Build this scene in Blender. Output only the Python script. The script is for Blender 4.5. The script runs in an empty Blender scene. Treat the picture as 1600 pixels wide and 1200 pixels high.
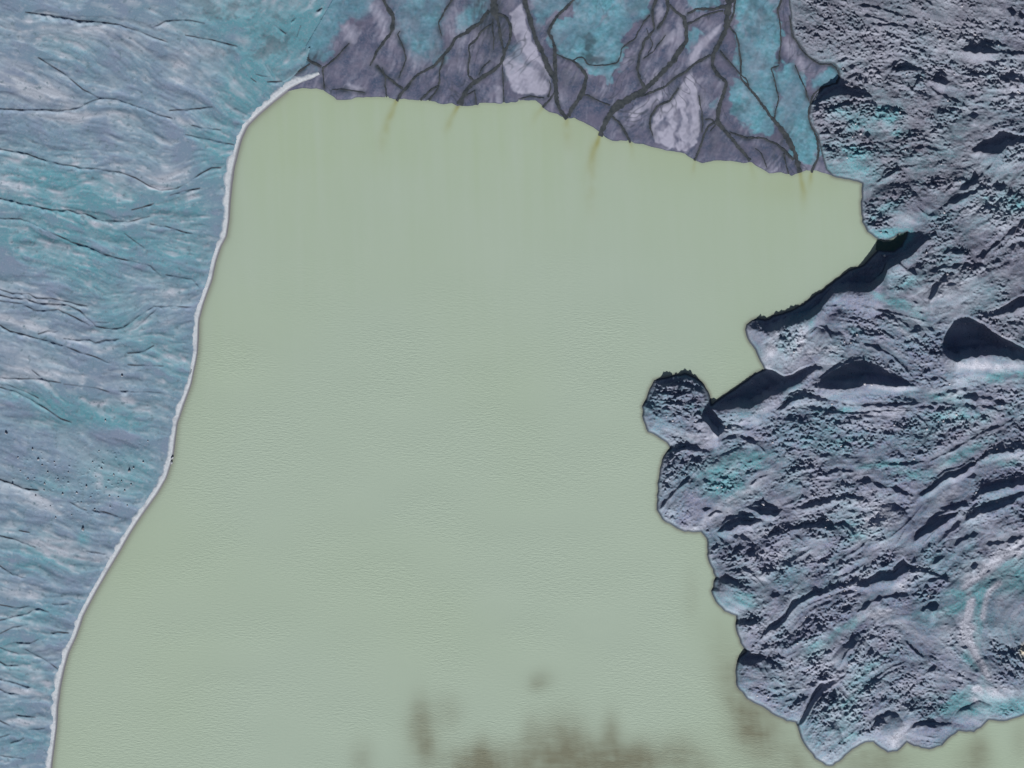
import bpy, math, random
import numpy as np

# ------------------------------------------------------------------ camera, sky, sun, exposure
scene = bpy.context.scene
SUN_EL = math.radians(28.0)
TAN = math.tan(SUN_EL)
cam_d = bpy.data.cameras.new("camera")
cam = bpy.data.objects.new("camera", cam_d)
scene.collection.objects.link(cam)
scene.camera = cam
cam_d.sensor_fit = 'HORIZONTAL'
cam_d.sensor_width = 36.0
CAM_Z = 8000.0
cam_d.lens = 36.0 * CAM_Z / 1600.0
cam_d.clip_start = 10.0
cam_d.clip_end = 30000.0
cam.location = (0, 0, CAM_Z)
cam.rotation_euler = (0, 0, 0)            # straight down, north up

world = bpy.data.worlds.new("World")
scene.world = world
world.use_nodes = True
wn = world.node_tree.nodes
wl = world.node_tree.links
wn.clear()
sky = wn.new('ShaderNodeTexSky')
sky.sky_type = 'NISHITA'
sky.sun_disc = False
sky.sun_elevation = SUN_EL
sky.sun_rotation = math.pi                # low in the south
sky.air_density = 0.6
sky.dust_density = 1.6
sky.ozone_density = 0.4
bg = wn.new('ShaderNodeBackground')
bg.inputs['Strength'].default_value = 0.05
wo = wn.new('ShaderNodeOutputWorld')
wl.new(sky.outputs[0], bg.inputs[0])
wl.new(bg.outputs[0], wo.inputs[0])

sun_d = bpy.data.lights.new("sun", 'SUN')
sun_d.energy = 5.0
sun_d.angle = math.radians(0.5)
sun_d.color = (1.0, 0.955, 0.90)
sun = bpy.data.objects.new("sun", sun_d)
scene.collection.objects.link(sun)
sun.rotation_euler = (math.pi / 2 - SUN_EL, 0, 0)

scene.view_settings.view_transform = 'Standard'
scene.view_settings.look = 'None'
scene.view_settings.exposure = 0.25
scene.view_settings.gamma = 1.0
scene.view_settings.use_curve_mapping = False

# ------------------------------------------------------------------ map grid: 1 unit = 1 m, x east, y south (map metres)
X0, X1, Y0, Y1 = -140, 1740, -140, 1340
W, H = X1 - X0, Y1 - Y0
XX, YY = np.meshgrid(np.arange(X0, X1, dtype=np.float32), np.arange(Y0, Y1, dtype=np.float32))
rng = np.random.default_rng(7)

def to_world(x, y, z=0.0):
    return (x - 800.0, 600.0 - y, z)

_fy = np.fft.fftfreq(H)[:, None]
_fx = np.fft.rfftfreq(W)[None, :]

def gauss(a, sx, sy=None):
    sy = sx if sy is None else sy
    F = np.fft.rfft2(a) * np.exp(-2 * np.pi ** 2 * ((_fx * sx) ** 2 + (_fy * sy) ** 2))
    return np.fft.irfft2(F, s=a.shape).astype(np.float32)

def noise(sx, sy=None, seed=0):
    r = np.random.default_rng(seed + 100)
    a = gauss(r.standard_normal((H, W)).astype(np.float32), sx, sy)
    return (a / a.std()).astype(np.float32)

def fbm(s, octs, seed=0, gain=0.55):
    a = 0
    for i in range(octs):
        a = a + noise(s / 2 ** i, seed=seed + i) * gain ** i
    return a / a.std()

def smooth(a, lo, hi):
    t = np.clip((a - lo) / (hi - lo), 0, 1)
    return t * t * (3 - 2 * t)

def bil(a, x, y):
    x = np.clip(x, 0, W - 1.001); y = np.clip(y, 0, H - 1.001)
    xi = x.astype(np.int32); yi = y.astype(np.int32)
    fx = x - xi; fy = y - yi
    return (a[yi, xi] * (1 - fx) + a[yi, xi + 1] * fx) * (1 - fy) + (a[yi + 1, xi] * (1 - fx) + a[yi + 1, xi + 1] * fx) * fy

def flow_field(pts):
    """smooth direction field from (x, y, degrees, y down) hints"""
    s = 8
    gx, gy = XX[::s, ::s], YY[::s, ::s]
    c = np.zeros_like(gx); d = np.zeros_like(gx)
    for (px, py, a) in pts:
        w = 1.0 / ((gx - px) ** 2 + (gy - py) ** 2 + 900.0) ** 1.5
        c += w * math.cos(2 * math.radians(a)); d += w * math.sin(2 * math.radians(a))
    ang = 0.5 * np.arctan2(d, c)
    cc, ss = np.cos(2 * ang), np.sin(2 * ang)
    px = (XX - X0) / s; py = (YY - Y0) / s
    hh, ww = cc.shape
    px = np.clip(px, 0, ww - 1.001); py = np.clip(py, 0, hh - 1.001)
    xi = px.astype(np.int32); yi = py.astype(np.int32); fx = px - xi; fy = py - yi
    def b(a):
        return (a[yi, xi] * (1 - fx) + a[yi, xi + 1] * fx) * (1 - fy) + (a[yi + 1, xi] * (1 - fx) + a[yi + 1, xi + 1] * fx) * fy
    return (0.5 * np.arctan2(b(ss), b(cc))).astype(np.float32)

def along(a, ang, n, step, x0=None, x1=None):
    """stretch a noise along the direction field (n samples each way), only between map columns x0 and x1"""
    i0 = 0 if x0 is None else max(0, x0 - X0); i1 = W if x1 is None else min(W, x1 - X0)
    A = a[:, i0:i1]; cx = np.cos(ang[:, i0:i1]); sx = np.sin(ang[:, i0:i1])
    w = i1 - i0
    gy0, gx0 = np.mgrid[0:H, 0:w].astype(np.float32)
    out = A.copy()
    for sgn in (1, -1):
        px, py = gx0.copy(), gy0.copy()
        dx, dy = cx.copy(), sx.copy()
        for i in range(n):
            px = np.clip(px + sgn * dx * step, 0, w - 1.001); py = np.clip(py + sgn * dy * step, 0, H - 1.001)
            xi = px.astype(np.int32); yi = py.astype(np.int32)
            if i < n - 1:
                ndx, ndy = cx[yi, xi], sx[yi, xi]
                fl = np.where(ndx * dx + ndy * dy < 0, np.float32(-1), np.float32(1))
                dx, dy = ndx * fl, ndy * fl
            fx = px - xi; fy = py - yi
            out += (A[yi, xi] * (1 - fx) + A[yi, xi + 1] * fx) * (1 - fy) + (A[yi + 1, xi] * (1 - fx) + A[yi + 1, xi + 1] * fx) * fy
    out -= out.mean(); out /= out.std()
    full = np.zeros((H, W), dtype=np.float32); full[:, i0:i1] = out
    return full

def poly_mask(pts):
    p = np.array(pts, dtype=np.float64)
    m = np.zeros((H, W), dtype=bool)
    n = len(p)
    xs = np.arange(X0, X1)
    for r in range(H):
        y = Y0 + r + 0.013
        cross = []
        for i in range(n):
            x1, y1 = p[i]; x2, y2 = p[(i + 1) % n]
            if (y1 > y) != (y2 > y):
                cross.append(x1 + (y - y1) * (x2 - x1) / (y2 - y1))
        cross.sort()
        for k in range(0, len(cross) - 1, 2):
            a = max(0, int(math.ceil(cross[k] - X0))); b = min(W, int(math.floor(cross[k + 1] - X0)) + 1)
            if b > a:
                m[r, a:b] = True
    return m

def line_dist(lines, R):
    """distance (up to R) to a set of polylines; returns distance and half-width-normalised distance"""
    d = np.full((H, W), R, dtype=np.float32)
    for pts in lines:
        for i in range(len(pts) - 1):
            x1, y1 = pts[i][0], pts[i][1]; x2, y2 = pts[i + 1][0], pts[i + 1][1]
            a = int(max(0, min(x1, x2) - R - X0)); b = int(min(W, max(x1, x2) + R - X0 + 2))
            c = int(max(0, min(y1, y2) - R - Y0)); e = int(min(H, max(y1, y2) + R - Y0 + 2))
            if b <= a or e <= c: continue
            gx = XX[c:e, a:b]; gy = YY[c:e, a:b]
            vx, vy = x2 - x1, y2 - y1
            L = vx * vx + vy * vy + 1e-9
            t = np.clip(((gx - x1) * vx + (gy - y1) * vy) / L, 0, 1)
            q = np.sqrt((gx - x1 - t * vx) ** 2 + (gy - y1 - t * vy) ** 2)
            d[c:e, a:b] = np.minimum(d[c:e, a:b], q)
    return d

def roughen(pts, amp, seed, closed=False):
    """break the straight runs of a digitised line into small natural wiggles"""
    r = random.Random(seed); out = []
    n = len(pts)
    for i in range(n if closed else n - 1):
        a = pts[i]; b = pts[(i + 1) % n]
        out.append(tuple(a))
        L = math.hypot(b[0] - a[0], b[1] - a[1])
        k = int(L / 6)
        for j in range(1, k):
            t = j / k
            q = [a[m] + (b[m] - a[m]) * t for m in range(len(a))]
            q[0] += r.uniform(-amp, amp); q[1] += r.uniform(-amp, amp)
            out.append(tuple(q))
    if not closed: out.append(tuple(pts[-1]))
    return out

def blobs(lst, soft=0.5):
    """sum of soft elliptical patches (x, y, rx, ry, rot deg, amount)"""
    a = np.zeros((H, W), dtype=np.float32)
    for (x, y, rx, ry, rot, am) in lst:
        R = max(rx, ry) * 2.2
        c0 = int(max(0, x - R - X0)); c1 = int(min(W, x + R - X0)); r0 = int(max(0, y - R - Y0)); r1 = int(min(H, y + R - Y0))
        if c1 <= c0 or r1 <= r0: continue
        dx = XX[r0:r1, c0:c1] - x; dy = YY[r0:r1, c0:c1] - y
        t = math.radians(rot); u = dx * math.cos(t) + dy * math.sin(t); v = -dx * math.sin(t) + dy * math.cos(t)
        a[r0:r1, c0:c1] += am * np.exp(-((u / rx) ** 2 + (v / ry) ** 2) * 0.9)
    return a

# ------------------------------------------------------------------ the outlines
COAST = [(1232,0),(1235,25),(1236,45),(1239,58),(1250,72),(1262,88),(1280,99),(1296,99),(1303,100),(1309,108),(1311,119),(1307,129),(1287,135),(1275,146),(1266,162),
 (1262,180),(1267,197),(1277,212),(1281,230),(1285,247),(1290,265),(1300,275),(1320,280),(1340,284),(1347,287),(1346,300),(1345,322),
 (1347,347),(1355,362),(1367,371),(1374,375),(1388,375),(1398,371),(1405,365),(1417,363),(1415,371),(1408,384),(1396,392),(1380,391),(1373,390),(1362,400),(1350,413),(1326,422),(1305,437),(1287,452),(1270,463),(1255,475),(1235,485),(1215,491),(1195,499),(1184,497),
 (1175,500),(1166,507),(1164,515),(1166,524),(1171,535),(1180,547),(1185,559),
 (1191,570),(1194,577),(1180,583),(1162,597),(1145,609),(1125,622),(1112,632),(1107,612),(1100,600),(1087,590),(1070,583),(1050,587),(1022,594),(1015,607),(1010,622),
 (1003,635),(1005,657),(1012,675),(1027,682),(1042,692),(1047,700),(1037,712),(1031,732),(1027,755),(1027,780),(1026,797),(1035,812),
 (1052,822),(1070,831),(1095,831),(1104,842),(1105,855),(1106,873),(1118,902),(1111,923),(1118,940),(1132,955),(1150,962),(1150,984),
 (1157,1005),(1165,1018),(1153,1028),(1149,1048),(1151,1072),(1167,1092),(1191,1104),(1211,1118),(1229,1127),(1243,1129),(1249,1145),
 (1258,1165),(1273,1185),(1290,1196),(1302,1196),(1317,1185),(1332,1171),(1352,1160),(1364,1159),(1376,1169),(1387,1176),(1402,1174),(1417,1160),
 (1428,1166),(1452,1171),(1472,1165),(1487,1150),(1498,1142),(1522,1144),(1533,1137),(1545,1125),(1568,1127),(1586,1122),(1600,1117),
 (1650,1105),(1760,1120)]
MORAINE = roughen(COAST, 1.0, 3) + [(1760,-160),(1236,-160)]
SHORE = [(411,172),(424,159),(443,145),(460,140),(479,138),(494,138),(505,141),(516,148),(526,156),(542,156),(561,152),(580,152),(597,152),
 (619,156),(631,154),(653,157),(672,158),(693,163),(706,161),(715,166),(731,166),(747,165),(749,161),(766,161),(785,162),(806,160),
 (819,157),(837,157),(845,163),(849,169),(858,175),(871,178),(884,185),(897,184),(912,191),(927,199),(939,208),(950,217),(957,220),(977,220),
 (1000,225),(1020,230),(1040,235),(1070,240),(1080,247),(1097,255),(1115,251),(1140,251),(1162,255),(1175,254),(1187,262),(1202,271),
 (1220,269),(1237,275),(1250,270),(1260,266),(1275,266),(1290,271),(1300,274)]
DELTA = roughen(SHORE, 1.0, 4) + [(1420,250),(1420,-160),(440,-160),(440,60),(400,150)]
WATER_EDGE = [(500,117),(490,123),(472,130),(456,138),(447,144),(431,157),(406,178),(387,197),(378,216),(372,237),(366,262),(362,291),(359,322),(358,344),(354,369),(345,385),
 (337,410),(332,435),(325,455),(317,477),(311,500),(310,525),(309,550),(304,575),(299,600),(287,632),(277,662),(274,685),(271,710),(267,725),
 (260,747),(245,772),(225,800),(205,830),(185,865),(165,898),(147,930),(130,962),(119,995),(107,1020),(100,1047),(94,1075),(90,1107),
 (89,1135),(86,1157),(81,1197),(76,1240),(70,1360)]
BEACH_W = [6,9,12,13,13,12,12,12,13,13,13,12,11,10,9,9,9,9,9,9,9,9,8,8,9,9,8,9,9,8,8,8,9,9,9,9,9,9,10,10,11,11,11,10,10,10,10,10,10]

m_mor = poly_mask(MORAINE)
m_delta = poly_mask(DELTA)
hill_edge = [(p[0] - 5, p[1] - 1) for p in WATER_EDGE]
HILL = [(-200,-200),(560,-200),(545,-40),(528,0),(505,40),(486,72),(478,100),(466,112)] + [(p[0] - 6, p[1] - 2) for p in WATER_EDGE[4:]] + [(-200,1400)]
m_hill = poly_mask(HILL)
d_coast = line_dist([MORAINE[:-2]], 60)
sd_mor = np.where(m_mor, d_coast, -d_coast)
d_shore = line_dist([DELTA[:-5]], 40)
sd_delta = np.where(m_delta, d_shore, -d_shore)
d_beach = line_dist([WATER_EDGE], 60)

# ------------------------------------------------------------------ moraine relief
# each ridge: upper line (far edge of the shadow it throws north) and its crest line below
R_ = []
def ridge(top, bot): R_.append((top, bot))
ridge([(1501,75),(1512,67),(1532,66),(1547,71),(1562,79),(1600,81)], [(1501,78),(1515,82),(1537,85),(1562,85),(1600,86)])
ridge([(1521,228),(1535,220),(1550,215),(1560,206),(1570,204),(1582,210),(1600,213)], [(1521,236),(1535,239),(1550,242),(1562,241),(1570,232),(1582,226),(1600,224)])
ridge([(1275,155),(1287,142),(1300,135),(1310,128),(1320,134),(1335,141),(1350,146),(1360,150)], [(1275,160),(1287,156),(1300,152),(1312,149),(1335,153),(1360,152)])
ridge([(1397,110),(1407,103),(1417,100),(1430,104),(1440,109),(1448,116)], [(1397,114),(1410,111),(1425,110),(1440,114),(1448,117)])
ridge([(1455,123),(1462,118),(1470,116),(1478,121),(1484,128)], [(1455,126),(1465,131),(1475,133),(1484,130)])
ridge([(1400,135),(1410,127),(1418,128),(1426,132),(1433,123),(1444,122)], [(1400,137),(1412,133),(1425,143),(1430,135),(1444,126)])
ridge([(1372,280),(1385,266),(1400,259),(1415,257),(1430,257)], [(1372,285),(1388,276),(1405,264),(1430,260)])
ridge([(1475,317),(1490,303),(1505,297),(1530,290)], [(1475,322),(1495,316),(1515,305),(1530,298)])
ridge([(1195,498),(1215,489),(1235,483),(1255,473),(1270,460),(1287,449),(1305,435),(1325,420),(1350,412),(1365,398),(1375,390),(1400,388),(1417,374),(1440,367),(1460,364)],
      [(1195,514),(1203,520),(1211,512),(1222,506),(1242,504),(1261,501),(1275,492),(1290,472),(1302,459),(1325,456),(1360,456),(1378,440),(1385,422),(1400,412),(1420,402),(1440,385),(1460,368)])
ridge([(1472,395),(1480,384),(1495,386),(1512,390)], [(1472,397),(1485,394),(1500,397),(1512,396)])
ridge([(1547,492),(1560,482),(1577,472),(1590,464),(1600,462)], [(1547,495),(1562,493),(1580,487),(1600,478)])
ridge([(1474,525),(1482,512),(1490,500),(1500,496),(1512,495),(1522,500),(1537,507),(1550,517),(1565,527),(1582,535),(1600,544)],
      [(1474,552),(1482,562),(1495,564),(1510,557),(1525,556),(1550,555),(1575,560),(1600,564)])
ridge([(1282,592),(1295,582),(1312,572),(1330,565),(1342,561),(1360,565),(1380,575),(1400,585),(1420,595),(1430,600)],
      [(1282,606),(1300,609),(1325,609),(1342,604),(1350,599),(1362,600),(1380,603),(1400,604),(1430,604)])
ridge([(1110,630),(1125,620),(1145,607),(1162,595),(1180,581),(1197,575),(1212,580),(1225,587),(1237,585),(1250,576),(1265,571),(1282,572)],
      [(1110,637),(1130,641),(1150,637),(1170,637),(1185,630),(1207,617),(1232,605),(1250,597),(1262,585),(1282,576)])
ridge([(1100,641),(1108,636),(1118,646),(1128,662)], [(1100,656),(1112,671),(1121,682),(1130,674)])
ridge([(1122,672),(1140,670),(1162,662),(1180,650),(1200,639),(1220,631),(1230,620),(1245,612),(1262,614),(1280,621),(1300,625)],
      [(1122,680),(1140,674),(1165,667),(1185,655),(1207,641),(1225,636),(1240,627),(1262,622),(1282,627),(1300,628)])
ridge([(1400,632),(1415,626),(1430,626),(1438,630)], [(1400,635),(1418,633),(1430,633),(1438,633)])
ridge([(1440,770),(1457,752),(1475,737),(1500,730),(1525,715),(1545,702),(1562,696),(1600,693)], [(1440,777),(1460,762),(1475,749),(1502,741),(1525,722),(1545,710),(1570,707),(1600,702)])
ridge([(1520,775),(1532,757),(1550,750),(1575,746),(1600,745)], [(1520,780),(1537,770),(1557,766),(1582,760),(1600,757)])
ridge([(1472,790),(1495,786),(1512,784)], [(1472,796),(1485,797),(1512,788)])
ridge([(1430,830),(1450,815),(1465,805),(1480,800),(1500,792)], [(1430,845),(1452,832),(1470,820),(1485,810),(1500,797)])
ridge([(1510,803),(1525,790),(1545,782),(1570,776),(1600,766)], [(1510,812),(1527,803),(1545,800),(1570,792),(1600,772)])
ridge([(1240,792),(1258,785),(1275,777),(1300,773),(1322,769),(1340,775)], [(1240,797),(1260,795),(1280,789),(1300,783),(1325,780),(1340,780)])
ridge([(1220,830),(1235,822),(1250,823),(1265,816),(1282,815),(1297,824)], [(1220,834),(1240,828),(1255,827),(1270,825),(1285,823),(1297,829)])
ridge([(1050,700),(1067,695),(1087,697),(1105,703)], [(1050,705),(1070,703),(1090,704),(1105,706)])
ridge([(1167,790),(1180,789),(1192,792),(1200,793),(1210,795),(1222,794)], [(1167,792),(1177,797),(1190,805),(1210,806),(1222,797)])
ridge([(1122,826),(1135,813),(1155,807),(1175,808),(1190,806)], [(1122,831),(1140,829),(1157,820),(1175,819),(1190,812)])
ridge([(1182,1000),(1197,978),(1214,968),(1226,955),(1237,937),(1255,929),(1284,918),(1313,911),(1337,905)], [(1182,1004),(1200,987),(1218,977),(1230,964),(1243,948),(1262,936),(1290,926),(1313,917),(1337,912)])
ridge([(1152,968),(1170,964),(1184,970)], [(1152,977),(1165,975),(1184,974)])
ridge([(1152,1032),(1163,1021),(1180,1023),(1198,1023)], [(1152,1036),(1165,1038),(1185,1034),(1198,1026)])
ridge([(1247,1128),(1255,1105),(1267,1083),(1280,1067),(1300,1063),(1322,1050)], [(1247,1136),(1257,1126),(1270,1101),(1285,1080),(1305,1068),(1322,1054)])
ridge([(1306,914),(1329,908),(1352,905),(1373,891),(1393,888),(1402,879),(1411,872),(1420,882),(1440,886),(1463,894),(1472,900)], [(1306,917),(1329,916),(1352,916),(1373,908),(1393,906),(1405,899),(1416,893),(1428,894),(1452,897),(1472,902)])
ridge([(1542,1014),(1562,1014),(1580,1016),(1600,1030)], [(1542,1016),(1562,1023),(1580,1025),(1600,1037)])
ridge([(1280,648),(1300,640),(1320,645)], [(1280,650),(1300,644),(1320,648)])
# thinner breaks of slope: (points, shadow width)
S_ = [([(1277,621),(1300,626),(1326,631),(1375,633),(1405,631)],5),([(1259,636),(1285,640),(1330,645),(1375,641),(1412,638),(1450,637)],5),([(1150,672),(1175,668),(1195,660)],4),([(1120,836),(1142,858)],4),([(1105,805),(1118,798),(1128,800)],4),([(1390,838),(1420,812),(1440,790)],3),
 ([(1235,985),(1250,965),(1275,948),(1300,938)],3),([(1310,872),(1335,860),(1352,846)],3),([(1170,900),(1185,912)],3),([(1440,850),(1455,832),(1475,815)],4),([(1490,850),(1510,838),(1530,832)],4),([(1540,850),(1570,846),(1598,838)],5),([(1475,830),(1500,826)],4),([(1380,111),(1392,103),(1407,92),(1418,97)],4),([(1452,135),(1465,145),(1482,151),(1500,159)],4),([(1508,151),(1524,151)],4),([(1520,161),(1538,159)],3),
 ([(1512,180),(1532,179)],5),([(1522,171),(1536,169)],3),([(1548,152),(1575,147),(1600,148)],4),([(1570,121),(1585,120),(1600,122)],6),([(1350,210),(1359,211)],7),([(1420,204),(1445,206)],5),
 ([(1425,232),(1447,230),(1472,236)],4),([(1497,296),(1517,284),(1535,272)],7),([(1552,292),(1572,290)],7),([(1540,265),(1551,254)],4),([(1572,14),(1600,26)],8),([(1582,38),(1592,38)],7),
 ([(1340,8),(1370,12),(1400,22),(1435,29)],4),([(1350,25),(1368,28),(1388,35)],4),([(1360,38),(1390,38),(1420,41)],5),([(1440,0),(1456,9)],4),([(1324,105),(1348,98)],5),([(1322,122),(1340,115)],4),
 ([(1432,322),(1440,330),(1450,337),(1460,335)],4),([(1400,405),(1415,418),(1432,429)],8),([(1449,466),(1460,452),(1470,440),(1478,431)],10),([(1452,425),(1472,417),(1502,413)],5),
 ([(1525,401),(1542,393),(1560,378),(1575,364),(1600,345)],7),([(1577,386),(1590,380),(1602,381)],6),([(1290,478),(1322,476)],4),([(1330,474),(1352,478),(1375,485),(1412,492),(1440,500)],3),
 ([(1404,498),(1422,512)],5),([(1262,523),(1280,508),(1291,513),(1299,530)],4),([(1350,537),(1375,545),(1395,556),(1412,572),(1425,588)],5),
 ([(1250,638),(1275,640),(1300,642),(1317,646),(1337,648)],6),([(1317,636),(1355,635),(1375,635),(1400,636),(1450,636),(1462,635)],4),([(1355,642),(1390,645),(1430,646)],3),([(1430,647),(1443,658),(1450,668)],4),
 ([(1455,630),(1472,628),(1490,632)],4),([(1478,611),(1495,607),(1510,605)],6),([(1455,592),(1467,588),(1482,596)],4),([(1502,616),(1525,619),(1550,623)],5),([(1505,630),(1525,632),(1540,635),(1567,641),(1580,647)],5),
 ([(1552,627),(1572,630)],6),([(1585,652),(1565,665),(1537,673),(1515,685),(1490,700),(1470,710),(1450,721)],3.5),([(1387,725),(1420,723),(1445,721)],4),([(1293,739),(1310,734),(1332,736)],6),
 ([(1337,752),(1355,750),(1372,757),(1400,762),(1425,774)],6),([(1465,848),(1480,830),(1500,815)],5),([(1300,821),(1317,818),(1330,828),(1337,842)],4),([(1253,744),(1260,743),(1269,744)],6),([(1277,752),(1300,752)],3),
 ([(1322,797),(1338,798)],6),([(1122,689),(1140,682),(1160,682),(1175,689),(1187,697),(1195,705)],5),([(1030,796),(1045,776),(1060,758),(1077,745)],5),([(1172,756),(1185,746),(1202,741)],4),([(1135,833),(1160,838),(1172,844)],7),
 ([(1156,885),(1170,891),(1182,902),(1194,917)],4),([(1203,930),(1218,929)],4),([(1165,864),(1176,862),(1187,857)],6),([(1235,876),(1252,867),(1267,856)],5),([(1232,971),(1249,953),(1273,939),(1299,930),(1337,923)],3),
 ([(1193,1040),(1198,1050)],4),([(1230,1023),(1244,1017)],5),([(1208,1075),(1226,1072)],4),([(1226,1095),(1240,1092)],4),([(1311,1042),(1316,1025),(1328,1008),(1340,1000)],5),([(1318,1060),(1330,1071),(1338,1073)],4),
 ([(1428,918),(1446,908),(1463,902),(1481,901)],5),([(1338,954),(1358,941),(1376,933),(1396,930),(1417,928)],5),([(1438,953),(1452,946),(1466,944)],8),([(1414,1000),(1428,1014),(1444,1028)],5),([(1441,1055),(1452,1045),(1462,1040)],9),
 ([(1364,1124),(1378,1118),(1393,1112)],4),([(1424,1136),(1432,1131)],7),([(1434,1131),(1462,1135)],3),([(1446,1150),(1468,1150)],3),([(1472,1076),(1480,1076)],3),([(1367,1057),(1385,1045),(1414,1032)],2.5),
 ([(1306,1074),(1318,1085),(1332,1098)],4),([(1318,1153),(1340,1136)],3),([(1240,835),(1258,847)],4),([(1415,822),(1400,848)],3),([(1110,752),(1098,748)],5),([(1097,794),(1110,793)],5),([(1168,722),(1190,716)],2.5),
 ([(1300,905),(1330,893),(1350,880)],4),([(1305,875),(1320,868),(1340,858)],3.5),([(1150,1000),(1156,1003)],4),([(1060,614),(1085,610)],4),([(1030,602),(1060,598),(1080,604),(1098,614)],3),([(1020,616),(1050,612)],4),
 ([(1035,630),(1065,626)],3.5),([(1040,658),(1055,657)],4),([(1070,640),(1095,634)],3),([(1470,975),(1480,973)],2.5),([(1500,1010),(1512,1010)],2.5),([(1418,450),(1424,453)],4),([(1425,470),(1434,474)],5),([(1432,486),(1442,490)],4),
 ([(1438,500),(1448,503)],5),([(1447,512),(1458,516)],5),([(1330,425),(1345,440)],3),([(1510,745),(1525,741)],3),([(1456,880),(1475,868)],4),([(1515,884),(1530,880)],4)]

Hm = np.zeros((H, W), dtype=np.float32)
Ysm = np.full((H, W), 99.0, dtype=np.float32)      # distance south of the crest that made the height
FL = np.zeros((H, W), dtype=np.float32)            # level ground in front of a crest
FC = np.zeros((H, W), dtype=np.float32)            # ... lying at lake level
edge_j = noise(2.2, seed=11)[40]; edge_k = noise(7.0, seed=12)[60]

def add_ridge(top, bot, coastal=False, jag=1.0, south=0.85):
    top = list(top); bot = list(bot)
    if top[-1][0] >= 1598:
        top.append((1735, top[-1][1])); bot.append((1735, bot[-1][1]))
    xa = max(top[0][0], bot[0][0]); xb = min(top[-1][0], bot[-1][0])
    for x in range(int(math.floor(xa)) - 6, int(math.ceil(xb)) + 7):
        if x < X0 or x >= X1: continue
        fade = 1.0
        if x < xa: fade = max(0, 1 - (xa - x) / 6.0)
        if x > xb: fade = max(0, 1 - (x - xb) / 6.0)
        xc = min(max(x, xa), xb)
        U = np.interp(xc, [p[0] for p in top], [p[1] for p in top])
        C = np.interp(xc, [p[0] for p in bot], [p[1] for p in bot])
        S = max(C - U, 1.2)
        j = float(edge_j[x - X0]); k = float(edge_k[(x * 2 - X0) % W])
        C2 = C + jag * (0.8 * j + 0.6 * k)
        h = (S + min(0.12 * S, 1.1) * j) * TAN * fade
        n = min(0.55 * S, 14) + 0.6
        Ls = max(8.0, south * S)
        r0 = int(max(0, C2 - n - 2 - Y0)); r1 = int(min(H, C2 + Ls + 3 - Y0))
        y = YY[r0:r1, 0] - C2
        t = np.where(y < 0, np.clip(1 + y / n, 0, 1), np.clip(1 - y / Ls, 0, 1))
        t = np.where(y < 0, t, t * t * (3 - 2 * t) * 0.6 + t * 0.4)
        v = h * t
        up = v > Hm[r0:r1, x - X0]
        Hm[r0:r1, x - X0] = np.where(up, v, Hm[r0:r1, x - X0])
        Ysm[r0:r1, x - X0] = np.where(up, y, Ysm[r0:r1, x - X0])
        if S > 7:
            q0 = int(max(0, U - 3 - Y0))
            yy = YY[q0:r1, 0]
            f = np.clip((yy - U + 3) / 3, 0, 1) * np.clip(1 - (yy - C2) / (0.8 * Ls), 0, 1) * min(1, (S - 7) / 8) * fade
            FL[q0:r1, x - X0] = np.maximum(FL[q0:r1, x - X0], f)
            if coastal:
                f = f * min(1, max(0, (1370 - x) / 30.0)) if S > 0 else f
                FC[q0:r1, x - X0] = np.maximum(FC[q0:r1, x - X0], f)

def add_stroke(pts, w, sharp=1.0):
    for i in range(len(pts) - 1):
        (ax, ay), (bx, by) = pts[i], pts[i + 1]
        L = math.hypot(bx - ax, by - ay); k = max(1, int(L / 1.0))
        for s in range(k + 1):
            t = s / k
            ends = 1.0
            if i == 0: ends = min(1.0, 0.35 + t * L / 6)
            if i == len(pts) - 2: ends = min(ends, 0.35 + (1 - t) * L / 6)
            x = ax + (bx - ax) * t; yc = ay + (by - ay) * t
            xi = int(round(x)) - X0
            if xi < 0 or xi >= W: continue
            S = w * ends * max(0.35, 1 + 0.35 * float(edge_j[xi]) + 0.30 * float(edge_k[(3 * xi + int(yc)) % W]))
            S = max(S, 0.8)
            C2 = yc + S * 0.5 + 0.5 * float(edge_k[xi])
            h = S * TAN * sharp
            n = 0.5 * S + 0.5; Ls = max(5.0, 1.3 * S)
            r0 = int(max(0, C2 - n - 2 - Y0)); r1 = int(min(H, C2 + Ls + 3 - Y0))
            if r1 <= r0: continue
            y = YY[r0:r1, 0] - C2
            tt = np.where(y < 0, np.clip(1 + y / n, 0, 1), np.clip(1 - y / Ls, 0, 1))
            v = h * tt
            up = v > Hs[r0:r1, xi]
            Hs[r0:r1, xi] = np.where(up, v, Hs[r0:r1, xi])
            Yss[r0:r1, xi] = np.where(up, y, Yss[r0:r1, xi])

def settle(h, ys, sx):
    """south of each crest the slope evens out sideways; the crest itself stays ragged"""
    w = smooth(ys, 0.5, 5.0)
    return h * (1 - w) + gauss(h, sx, 0.8) * w

for (t, b) in R_: add_ridge(t, b, coastal=(t[0][0] in (1195, 1110)))
Hm = settle(Hm, Ysm, 3.5)
Hs = np.zeros((H, W), dtype=np.float32); Yss = np.full((H, W), 99.0, dtype=np.float32)
for (p, w) in S_: add_stroke(p, w * 1.2)
Hs = settle(Hs, Yss, 2.5)

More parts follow.
